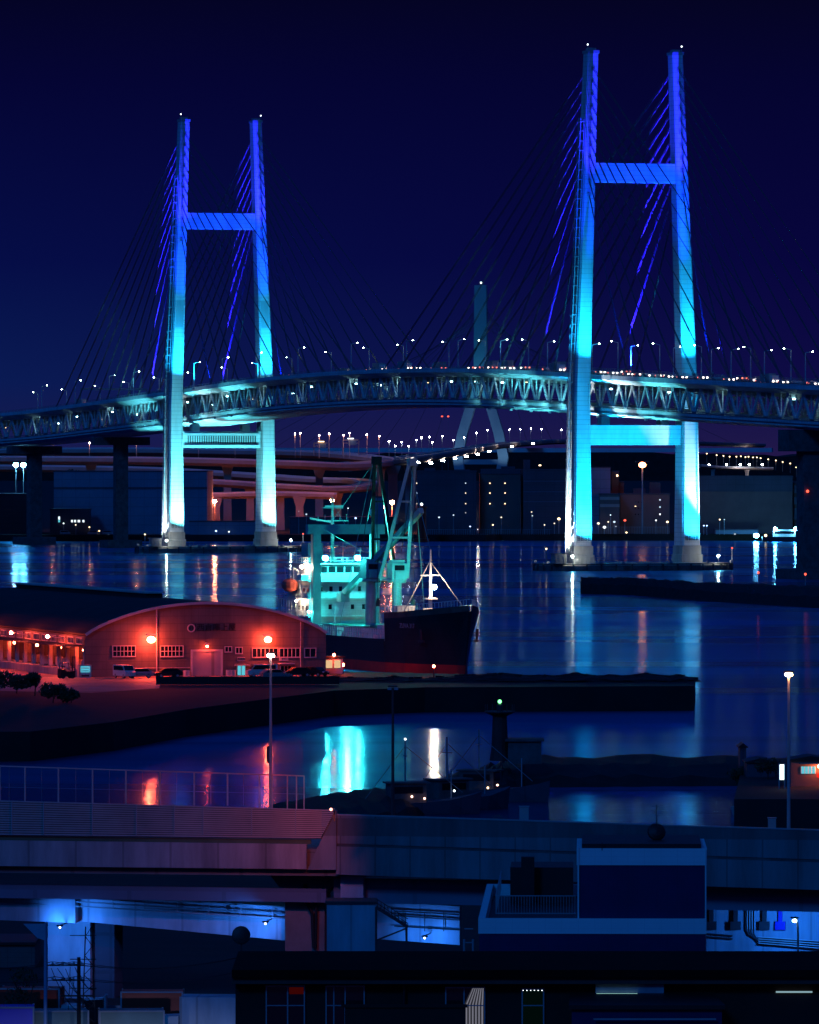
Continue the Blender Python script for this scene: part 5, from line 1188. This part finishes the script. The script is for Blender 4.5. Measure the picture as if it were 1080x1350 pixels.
# piers
pr_ = MB(); x = vloc(91,5.5); w_ = (vloc(119,5.5)-vloc(63,5.5))/2; pr_.bx(x-w_,x+w_,5.5,8.0,.8,vz(1213,91,5.5)); pr_.build('pier', M['girder'], via)
pr_ = MB(); x = vloc(135,6.2); pr_.bx(x-.8,x+.8,6.2,9.0,.8,vz(1215,135,6.2)); pr_.build('pier', M['far_dark'], via)
pr_ = MB(); x0, x1 = vloc(376,3.0), vloc(428,3.0); pr_.bx(x0,x1,3.0,5.4,.8,vz(1166,400,3)).prism([(x0-1.2,3.05,vz(1150,400,3)),(x1+1.2,3.05,vz(1150,400,3)),(x1,3.05,vz(1180,400,3)),(x0,3.05,vz(1180,400,3))],(0,2.3,0)); pr_.build('pier', mat('brown_stained_concrete', (.26,.20,.19), .85, 0, .3, .4, .2, 3.0), via)
dr_ = MB().path([Vector((vloc(a,2.8),2.8,vz(b,a,2.8))) for a,b in ((402,1165),(404,1188),(412,1205),(414,1250))],.12).path([Vector((vloc(a,2.7),2.7,vz(b,a,2.7))) for a,b in ((422,1172),(417,1190),(416,1250))],.10); dr_.build('drain_pipe', M['black'], via)
hb_ = MB(); x0, x1 = vloc(449,1.5), vloc(479,1.5); hb_.bx(x0,x1,1.5,3.0,vz(1189,464,1.5),vz(1152,464,1.5)); hb_.build('haunch_block', M['girder'], via)
for px_, py_, off_, aim, pw in ((79,1222,1.0,(1.5,7,0.6),850),(350,1217,1.2,(-5,6,0.3),750),(560,1236,2.0,(0,5,0.6),420)):  # left lamp belongs here; the other two are added to brighten pale strips
    q = (vloc(px_,off_), off_, vz(py_,px_,off_)); a = MB().bar((q[0],off_+2.4,q[2]+.1),(q[0],off_,q[2]+.1),.06).box((q[0],off_,q[2]+.08),(.36,.3,.10)).build('under_deck_lamp', M['steel_dark'], via)
    MB().ball((q[0],off_,q[2]-.04),.07).build('bulb', E['under'], a)
    spot((q[0],off_+.1,q[2]-.12),(q[0]+aim[0],off_+aim[1],q[2]+aim[2]),pw,(.03,.22,1.0),135,via,.8,.15,'lamp_beam')
# cabinet house and stair below the viaduct
ch = thing('switch_house', 'plain blue-lit concrete switch house under the viaduct beside the metal stair', 'building', (xat(463,410),410,.8))
hw = (xat(495,410)-xat(431,410))/2; hz_ = zat(1192,410)-.8
MB().bx(-hw,hw,0,3.5,0,hz_).build('wall', M['girder'], ch); MB().bx(-hw-.1,hw+.1,-.1,3.6,hz_,hz_+.16).build('roof', M['steel_dark'], ch); MB().bx(-.5,.5,-.05,-.01,.05,2.1).build('door', M['far_dark'], ch)
st = thing('steel_stair', 'dark open steel stair and landing leading down beside the switch house', 'stair', (xat(512,409),409,.8))
m = MB(); sx = 409/F
for k in range(10): m.bx((-14+k*4)*sx,(-9.5+k*4)*sx,-.5,.5,zat(1196+k*2.6,409)-.86,zat(1196+k*2.6,409)-.80)
m.bar((-16*sx,-.5,zat(1196,409)-.8),(26*sx,-.5,zat(1222,409)-.8),.1,.16).bar((-16*sx,.5,zat(1196,409)-.8),(26*sx,.5,zat(1222,409)-.8),.1,.16)
m.build('tread', M['steel_dark'], st); m = MB()
for k in range(9): m.bar(((-14+k*4.6)*sx,-.5,zat(1197+k*3,409)-.8),((-14+k*4.6)*sx,-.5,zat(1185+k*3,409)-.8),.05)
m.bar((-15*sx,-.5,zat(1185,409)-.8),(26*sx,-.5,zat(1211,409)-.8),.06).bar((-15*sx,-.5,zat(1190,409)-.8),(26*sx,-.5,zat(1217,409)-.8),.05); m.build('handrail', M['steel_dark'], st)
m = MB()
for a in (-16,24): m.bar((a*sx,0,0),(a*sx,0,zat(1222 if a>0 else 1196,409)-.8),.14)
m.bar((-16*sx,0,zat(1240,409)-.8),(24*sx,0,zat(1224,409)-.8),.1).build('support', M['steel_dark'], st)
# wall lamp on its curved pole under the viaduct
cl = thing('street_lamp', 'curved-neck street lamp with a bright white-blue head under the right of the viaduct', 'street lamp', (*vworld(1052,3.6),.8))
h = zat(1212,vworld(1052,3.6)[1])-.8; MB().path([Vector(p) for p in ((0,0,0),(.02,0,h*.8),(-.02,0,h*.95),(-.1,0,h+.1),(-.22,0,h+.12))],.07,8).build('pole', M['steel_grey'], cl)
MB().ball((-.2,0,h-.10),.17,10,.7).build('lamp_head', emis('street_lamp_cool', (.45,.75,1.0), 12, False), cl); spot((-.2,.2,h-.22),(-1.6,6,h-1.2),1500,(.015,.20,1.0),120,cl,.9,.15,'lamp_beam'); MB().box((-.2,0,h+.10),(.5,.3,.08)).build('hood', M['steel_dark'], cl)
# posts, fence and lamp standards on the viaduct
fc_ = thing('railing_fence', 'tall thin railing fence along the top of the left noise barrier', 'fence', (VX,VY,0), VA)
yo = .9
def ft(px): return 1010+px*.0325
for px in (0,33,77,122,166,211,256,300): x = vloc(px,yo); MB().bar((x,yo,vz(1062,px,yo)),(x,yo,vz(ft(px),px,yo)),.09).build('post', M['louvre'], fc_)
for px in (342,359,379,391,401): x = vloc(px,yo); MB().bar((x,yo,vz(1075,px,yo)),(x,yo,vz(ft(px),px,yo)),.07).build('end_post', M['louvre'], fc_)
MB().bar((vloc(-70,yo),yo,vz(ft(-70),-70,yo)),(vloc(401,yo),yo,vz(ft(401),401,yo)),.08).build('top_rail', M['louvre'], fc_)
wv = MB()
for px in (-44,12,55,100,144,188,233,278,321): x = vloc(px,yo); wv.tube((x,yo,vz(1062,px,yo)),(x,yo,vz(ft(px),px,yo)),.012,n=4)
wv.tube((vloc(-70,yo),yo,vz(1036,-70,yo)),(vloc(401,yo),yo,vz(1047,401,yo)),.012,n=4); wv.build('wire', M['steel_grey'], fc_)
def highway_lamp(label, px, py, pyb, e, rad, twin):
    d = VY+vloc(px,6)*math.sin(VA)+6; zb_ = vz(pyb,px,6)-1.5; r = thing('highway_lamp', label, 'lamp post', (xat(px,d),d,zb_), 0, 'lamp posts standing on the expressway'); h = zat(py,d)-zb_
    MB().tube((0,0,0),(0,0,h+.05),.13,.07,n=8).build('pole', M['louvre'] if twin != 'dark' else M['steel_dark'], r)
    a = MB().box((0,0,h+.16),(.62,.36,.10)).build('lamp_hood', M['steel_dark'], r)
    if twin == 'dark':
        for x in (-.22,.22): MB().box((x,0,h),(.26,.26,.16)).build('lamp_head', E[e] if e in E else M['steel_grey'], a)
    else: MB().ball((0,0,h-.02),rad,10,.55).build('lamp_head', E[e], a)
    return r
E['hw_orange'] = emis('highway_lamp_orange', (1.0,.45,.18), 190); E['hw_pink'] = emis('highway_lamp_pink', (1.0,.62,.52), 60)
highway_lamp('orange-lit lamp post on the expressway at the right', 1040, 889, 1090, 'hw_orange', .26, 'one')
r = highway_lamp('pink-white lamp post on the expressway in front of the warehouse', 357, 864, 1060, 'hw_pink', .26, 'one')
MB().box((-.18,0,zat(998,424)-r.location.z),(.18,.12,1.1)).build('equipment_box', M['steel_dark'], r)
highway_lamp('unlit twin-headed lamp post on the expressway left of the beacon tower', 518, 908, 1078, 'none', .2, 'dark')
for lab, px, w2, py0, py1 in (('pale equipment cabinet on top of the barrier below the beacon tower',691,6,1064,1079),('small orange-lit cabinet on top of the barrier beside the right lamp post',1018,5,1079,1089)):
    d = VY+vloc(px,3)*math.sin(VA)+3; r = thing('equipment_cabinet', lab, 'cabinet', (xat(px,d),d,zat(py1,d)-.6)); ww = w2*d/F
    MB().bx(-ww,ww,-.25,.25,0,zat(py0,d)-zat(py1,d)+.6).build('body', M['louvre'], r); MB().bx(-ww-.04,ww+.04,-.3,.3,zat(py0,d)-zat(py1,d)+.6,zat(py0,d)-zat(py1,d)+.66).build('lid', M['steel_grey'], r)
# red glow on the right end of the louvre: a red-lit signal on the viaduct
sgl = thing('signal_lamp', 'red signal lamp on a short bracket at the end of the louvred barrier', 'signal', (xat(441,414),414,zat(1070,414)))
MB().bar((0,.3,-.6),(0,-1.1,.25),.08).build('bracket', M['steel_grey'], sgl); MB().ball((-.2,-1.2,.2),.09).build('lamp', emis('signal_red', (1.0,.35,.25), 6, False), sgl); spot((-.3,-1.3,.05),(-1.5,.1,-.45),900,(1.0,.12,.06),118,sgl,.8,.1,'lamp_beam')

# ------------------------------------------------------------------ yard with lorries, poles
def lorry(label, px, d, py, body, cabm, load, rz, group='lorries in the yard below the viaduct'):
    zt = zat(py,d); r = thing('box_lorry', label, 'lorry', (xat(px,d),d,.8), rz, group); H = zt-.8
    MB().bx(-2.6,2.2,-1.0,1.0,.55,.80).build('chassis', M['steel_dark'], r)
    if load == 'box':
        b = MB().bx(-2.7,1.0,-1.05,1.05,.82,H).build('cargo_box', body, r)
        for x in (-2.72,.98):
            for y in (-1.07,1.07): MB().bx(x-.05,x+.05,y-.05,y+.05,.82,H+.03).build('corner_post', M['steel_grey'], b)
        MB().bx(-2.66,.92,-1.10,-1.055,H-.06,H+.03).build('top_rail', M['steel_grey'], b)
    else:
        b = MB().bx(-2.7,1.0,-1.05,1.05,.82,1.1).build('flatbed', body, r)
        MB().bx(-2.72,-2.6,-1.05,1.05,1.1,H).bx(.9,1.02,-1.05,1.05,1.1,H).bx(-2.6,.9,-1.07,-1.0,1.1,H*.72).build('side_board', M['steel_grey'], b)
    c = MB().prism([(1.1,-.98,.7),(2.5,-.98,.7),(2.5,-.98,1.5),(2.25,-.98,2.35),(1.1,-.98,2.4)],(0,1.96,0)).build('cab', cabm, r)
    MB().prism([(2.52,-.85,1.5),(2.30,-.85,2.22),(2.30,.85,2.22),(2.52,.85,1.5)],(.02,0,0)).build('windscreen', M['glass_dark'], c)
    MB().bx(1.35,2.05,-1.0,-.985,1.45,2.1).build('side_window', M['glass_dark'], c)
    for x in (-1.8,1.75):
        for y in (-.9,.9):
            w__ = MB().tube((x,y-.14,.42),(x,y+.14,.42),.42,n=14).build('wheel', M['rubber'], r); MB().tube((x,y-.16,.42),(x,y+.16,.42),.22,n=10).build('hub', M['steel_grey'], w__)
    for y in (-.7,.7): MB().box((2.52,y,.95),(.06,.3,.18)).build('headlight', M['white_paint'], c)
    return r
lorry('bright blue box lorry in the bottom left corner of the yard', 22, 378, 1326, P['blue'], P['blue'], 'box', R(3))
lorry('orange-red box lorry behind the blue lamp pole', 60, 396, 1302, P['red'], P['white'], 'box', R(-5))
lorry('grey-green box lorry under the bare power pole', 92, 380, 1331, P['green'], P['green'], 'box', R(8))
lorry('red box lorry in the middle of the yard', 220, 396, 1306, P['red'], P['dark'], 'box', R(0))
lorry('teal box lorry in front of the red lorry', 193, 379, 1331, P['green'], P['white'], 'box', R(4))
lorry('dark flatbed lorry with pale stake sides left of the red lorry', 160, 400, 1312, P['dark'], P['dark'], 'flat', R(180))
lorry('blue-grey box lorry at the right end of the yard beside the near building', 262, 388, 1313, M['girder'], P['white'], 'box', R(176))
lp = thing('lamp_pole', 'tall slim blue-painted pole in front of the lit viaduct pier', 'pole', (xat(60,372),372,.8)); h = zat(1217,372)-.8
MB().tube((0,0,0),(0,0,h),.12,.085,n=10).build('pole', mat('pale_blue_pole', (.22,.32,.46), .5, 0, .15, .6), lp)
MB().prism([(-1.25,-.1,h-.05),(0,-.1,h-.05),(0,-.1,h-1.0),(-.45,-.1,h-.85)],(0,.2,0)).build('bracket', mat('pale_bracket', (.30,.36,.46), .5, 0, .15, .6), lp)
pole = thing('power_pole', 'dark power pole with crossarms and tangled wires in front of the lit pier', 'utility pole', (xat(104,374),374,.8)); h = zat(1262,374)-.8
MB().tube((0,0,0),(0,0,h),.13,.10,n=8).build('pole', M['black'], pole)
ca = MB()
for z, a, b in ((h-.45,-1.7,.3),(h-1.3,-1.5,.35),(h-2.2,-1.0,.8)): ca.bar((a,-.15,z),(b,-.15,z),.09)
ca.build('crossarm', M['black'], pole); ins = MB()
for z in (h-.45,h-1.3):
    for x in (-1.5,-.9,-.3,.15): ins.lathe([(.05,z+.04),(.07,z+.12),(.04,z+.2)],(x,-.15,0),6)
ins.build('insulator', M['steel_grey'], pole); wr = MB()
for z, x in ((h-.25,-1.5),(h-.28,-.9),(h-.25,-.3),(h-1.1,-1.4),(h-1.1,-.2)):
    for tgt in ((-9,4,z+.1),(9,16,z-.9)):
        a, b = Vector((x,-.15,z)), Vector(tgt); pts = [a.lerp(b,u)+Vector((0,0,-.55*4*u*(1-u))) for u in [i/8 for i in range(9)]]; wr.path(pts,.018,4)
rr = random.Random(5)
for k in range(9):
    x0 = rr.uniform(-1.6,.2); a, b = Vector((x0,-.15,h-.4-rr.random())), Vector((rr.uniform(-.6,1.2),-.15,h-1.6-rr.random()*1.6)); wr.path([a.lerp(b,u)+Vector((0,0,-.35*4*u*(1-u))) for u in [i/6 for i in range(7)]],.02,4)
wr.build('wire', M['black'], pole)
tw_ = thing('lattice_mast', 'dark lattice mast standing against the lit pier', 'mast', (xat(117,384),384,.8)); h = zat(1222,384)-.8
m = MB()
for x in (-.45,.45): m.bar((x,0,0),(x*.4,0,h),.07)
for k in range(14):
    z0, z1 = h*k/14, h*(k+1)/14; a, b = .45-.27*k/14, .45-.27*(k+1)/14; s_ = 1 if k % 2 else -1; m.bar((-a*s_,0,z0),(b*s_,0,z1),.045)
for z in (h-.5,h-1.9,h-3.6): m.bar((-1.1,-.05,z),(.45,-.05,z),.05)
m.build('lattice', M['black'], tw_)
bw_ = thing('low_building', 'brown-lit low building beyond the viaduct at the left edge', 'building', (xat(10,455),455,.8)); h = zat(1246,455)-.8
MB().bx(-4,xat(46,455)-xat(10,455),0,8,0,h).build('wall', mat('brown_wall', (.16,.11,.11), .85, 0, .2, .5, seams=((.3,.3,.7), .8)), bw_); MB().bx(-4.2,xat(47,455)-xat(10,455),-.2,8.2,h,h+.2).build('roof', M['black'], bw_)
tree('shrub', 'dark shrub behind the blue pole in the yard', 'shrub', (xat(32,392),392,.8), zat(1285,392)-.8+1.0, 1.3, 600, .2)
cm = thing('round_mirror', 'dark round traffic mirror on a post beside the near building roof', 'mirror', (xat(318,352),352,.8)); h = zat(1233,352)-.8
MB().lathe([(.05,-.06),(.48,-.05),(.50,0),(.46,.05),(.2,.10),(.02,.11)],n=24).build('mirror_disc', M['black'], cm).location = (0,0,h); cm.children[0].rotation_euler = (R(80),0,0)
MB().tube((0,.08,0),(0,.08,h+.4),.05).build('post', M['steel_dark'], cm)

def yard_lamp(label, px, d):  # lamps added below the view to light the lorries and pier
    r = thing('yard_lamp', label, 'street lamp', (xat(px,d),d,.8), 0, 'added lamps along the yard road'); h = 5.7
    MB().tube((0,0,0),(0,0,h),.07,.05).bar((0,0,h),(0,.7,h+.1),.07).build('pole', M['steel_grey'], r)
    MB().ball((0,.8,h),.16,10,.6).build('lamp_head', E['yard'], r); spot((0,1.0,h-.15),(0,40,h-19),12000,(.45,.55,1.0),50,r,.25,.15,'lamp_beam'); MB().box((0,.8,h+.13),(.4,.5,.06)).build('hood', M['steel_dark'], r)
E['yard'] = emis('added_lamp_blue_white', (.30,.60,1.0), 30, False)
yard_lamp('added lamp on the yard road in front of the lorries, left one', 20, 330); yard_lamp('added lamp on the yard road in front of the lorries, right one', 190, 330)

# ------------------------------------------------------------------ blue-white roof building
M['band_white'] = mat('white_tile_band', (.80,.80,.80), .55, 0, .05, .5, seams=((.6,.9,.9), .92))
M['navy_tile'] = mat('navy_tile_wall', (.008,.014,.085), .6, 0, .18, .6, seams=((1.0,1.6,1.6), .8))
D0 = 330.0; rb_ = thing('flat_roof_building', 'navy and white banded flat-roofed building with a roof terrace and penthouse', 'building', (xat(632,D0),D0,.8), R(-1.6))
s3 = D0/F; W_ = (930-632)*s3; z1 = zat(1211,D0)-.8; z0_ = zat(1231,D0)-.8; DP = 27.0
b = MB().bx(0,W_,.05,DP,0,z0_).build('wall', M['navy_tile'], rb_)
m = MB().bx(-.05,W_+.05,0,.35,z0_,z1).bx(-.05,.3,.35,DP,z0_,z1).bx(W_-.3,W_+.05,.35,DP,z0_,z1).bx(.3,W_-.3,DP-.3,DP,z0_,z1); m.build('parapet', M['band_white'], rb_)
MB().bx(.3,W_-.3,.35,DP-.3,z0_-.1,z0_+.12).build('terrace_floor', M['black'], rb_)
px0 = (762-632)*s3; ph = zat(1141,D0)-.8; pt = zat(1119,D0)-.8
MB().bx(px0,W_+.02,.4,9,z0_+.13,ph).build('penthouse', M['navy_tile'], rb_)
MB().bx(px0-.06,W_+.08,.33,9.1,ph,pt).build('penthouse_band', M['band_white'], rb_)
MB().bx(px0+.2,W_-.2,.6,8.8,pt,pt+.22).bx(px0+1.2,px0+1.24,.32,.4,pt-.1,pt+.3).build('penthouse_roof', M['black'], rb_)
MB().bx(px0-.02,px0+.06,.26,.33,z1,pt+.2).bx(W_-.02,W_+.05,.26,.33,z1-3,pt).build('drainpipe', M['white_paint'], rb_)
rl = MB(); ry0 = 6.0
for k in range(30): x = .75+k*.145; rl.bar((x,ry0,z1-.2),(x,ry0,z1+.75),.022)
for z in (z1-.15,z1+.75): rl.bar((.75,ry0,z),(px0-.1,ry0,z),.05)
for k in range(20): y = ry0+k*1.0; rl.bar((.75-.0*k,y,z1-.2),(.75,y,z1+.75),.03)
rl.bar((.75,ry0,z1+.75),(.75,DP-1,z1+.75),.06).build('terrace_railing', M['steel_grey'], rb_)
MB().bx(1.3,px0-.3,DP-6,DP-1,z0_,zat(1139,D0+24)-.8).build('roof_plant_room', M['black'], rb_)
MB().bx(1.9,2.6,DP-7,DP-6.2,z0_,zat(1130,D0+20)-.8).build('chimney', M['black'], rb_)
ld_ = MB()
for x in (-.35,-.8): ld_.tube((x,2,0),(x,2,z1-1.2),.06,n=6)
for k in range(16): ld_.bar((-.8,2,1+k*.7),(-.35,2,1+k*.7),.05)
ld_.build('wall_ladder', M['steel_grey'], rb_)
ds = thing('satellite_dish', 'round dark satellite dish with a small aerial on the penthouse roof', 'satellite dish', (xat(866,334),334,.8+pt+.2)); h = zat(1096,334)-.8-pt-.2
m = MB().lathe([(.02,.10),(.25,.06),(.42,-.02),(.47,-.10),(.44,-.12),(.2,-.05),(.02,-.03)],n=24).build('dish', M['black'], ds); m.location = (0,0,h); m.rotation_euler = (R(70),0,R(6))
MB().tube((0,.12,0),(0,.12,h+1.35),.035).build('mast', M['steel_dark'], ds)
m = MB()
for z, w2 in ((h+.85,.25),(h+1.05,.42),(h+1.25,.34)): m.bar((-w2,.12,z),(w2,.12,z),.03)
m.build('aerial', M['steel_grey'], ds)

# ------------------------------------------------------------------ nearest building along the bottom edge
D1 = 250.0; s4 = D1/F
M['near_wall'] = mat('dark_rendered_wall', (.036,.016,.012), .85, 0, .25, .8, .1, 6)
nb = thing('near_building', 'dark near building along the bottom edge with tall framed windows and a black eave', 'building', (xat(310,D1),D1,.8))
def nx(px): return (px-310)*s4
def nz(py, d=D1): return zat(py,d)-.8
zr = nz(1254,D1+9.3)
MB().bx(nx(310),nx(1150),.5,9,0,nz(1289)).build('wall', M['near_wall'], nb)
MB().bx(nx(306),nx(1154),-.35,9.3,nz(1288),zr).build('roof', mat('tarred_roof_felt', (.006,.006,.006), .95, 0, .5, .6, .3, 5.0, spec=.08), nb)
MB().bx(nx(306),nx(1154),-.15,.49,nz(1297),nz(1288)).build('fascia', mat('dark_green_fascia', (.02,.04,.032), .6, 0, .3, .8), nb)
M['frame'] = mat('grey_aluminium_frame', (.42,.38,.38), .45, .2, .08, 1.0)
def nwin(px0, px1, py, mulls, lit=None, curtain=None):
    z1_, z0w = nz(py), nz(1400); f = MB(); t = .05
    f.bx(nx(px0),nx(px1),.38,.5,z1_,z1_+t).bx(nx(px0),nx(px0)+t,.38,.5,z0w,z1_).bx(nx(px1)-t,nx(px1),.38,.5,z0w,z1_).bx(nx(px0)+t,nx(px1)-t,.38,.5,z0w-t,z0w)
    for p in mulls: f.bx(nx(p)-t/2,nx(p)+t/2,.39,.5,z0w,z1_)
    f.bx(nx(px0)+t,nx(px1)-t,.40,.49,nz(1327)-.02,nz(1327)+.02)
    fr = f.build('window', M['frame'], nb); MB().bx(nx(px0)+t,nx(px1)-t,.46,.495,z0w,z1_).build('pane', lit or M['glass_dark'], fr)
    if curtain:
        a, b, mm = curtain; c = MB(); c2 = MB(); n = 13; xm = nx(b)
        for k in range(n):
            x0 = nx(a)+(nx(b)-nx(a))*k/n+.035; xt = xm-(xm-x0)*.62; (c if k % 2 else c2).tube((x0,.43,z0w),(x0,.43,nz(1326)),.028,n=6).tube((x0,.43,nz(1326)),(xt,.43,z1_),.028,.018,n=6)
        cu = c.build('curtain', mm, fr); c2.build('curtain', E['fold_shade'], fr)
E['curtain'] = emis('curtain_glow', (.62,.62,.78), .26, False); E['fold_shade'] = emis('curtain_fold_shade', (.5,.5,.66), .05, False); E['dim_red'] = emis('dim_red_interior', (.35,.01,.01), .10, False); E['dim_teal'] = emis('dim_teal_interior', (.02,.16,.14), .018, False)  # curtain light is put into its glow; the dimmer copy paints fold shade
nwin(350,402,1302,(379,)); nwin(429,481,1302,(440,455)); nwin(587,640,1304,(612,),None,(612,639,E['curtain'])); nwin(688,718,1306,(),E['dim_teal'])
MB().bx(nx(381),nx(400),.445,.455,nz(1312),nz(1303)).build('red_blind', E['dim_red'], nb)
dn = MB()
for k in range(6): dn.ball((nx(690+k*5),.42,nz(1307)),.018,6)
dn.build('string_lights', E['tiny_white'], nb)
bl = thing('balcony_room', 'recessed balcony with a dim teal wall lamp strip on the near building', 'balcony', (xat(786,D1-.5),D1-.5,nz(1312)+.8))
MB().bx(0,90*s4,.6,.95,0,26*s4).build('wall', M['girder'], bl); MB().bx(0,86*s4,.45,.58,-.06,.0).build('rail', M['frame'], bl)
MB().bx(1*s4,55*s4,.50,.58,.02,.06).build('strip_lamp', emis('strip_lamp_white', (.5,1.0,.9), 1.0), bl)
b2 = MB().bx(nx(1024),nx(1072),.36,.42,nz(1310),nz(1308)).build('strip_lamp', emis('strip_lamp_dim', (.5,.8,.9), .5), nb)
m = MB().prism([(nx(748),-2.6,nz(1318)),(nx(952),-2.6,nz(1318)),(nx(940),.36,nz(1309)),(nx(752),.36,nz(1309))],(0,0,-.16)); m.build('porch_roof', M['black'], nb)
MB().bx(nx(780),nx(940),-2.66,-2.60,nz(1337),nz(1335)).build('gutter', M['frame'], nb)
MB().bx(nx(752),nx(948),-2.4,-2.2,0,nz(1322)).build('porch_front', M['navy_tile'], nb)
pn = MB().bx(nx(455),nx(614),-.5,-.38,nz(1400),nz(1327)).bx(nx(450),nx(616),-.56,-.34,nz(1327),nz(1323)); pn.build('balcony_parapet', M['near_wall'], nb)
MB().tube((nx(533),.3,nz(1400)),(nx(533),.3,nz(1290)),.05).build('drainpipe', M['black'], nb)
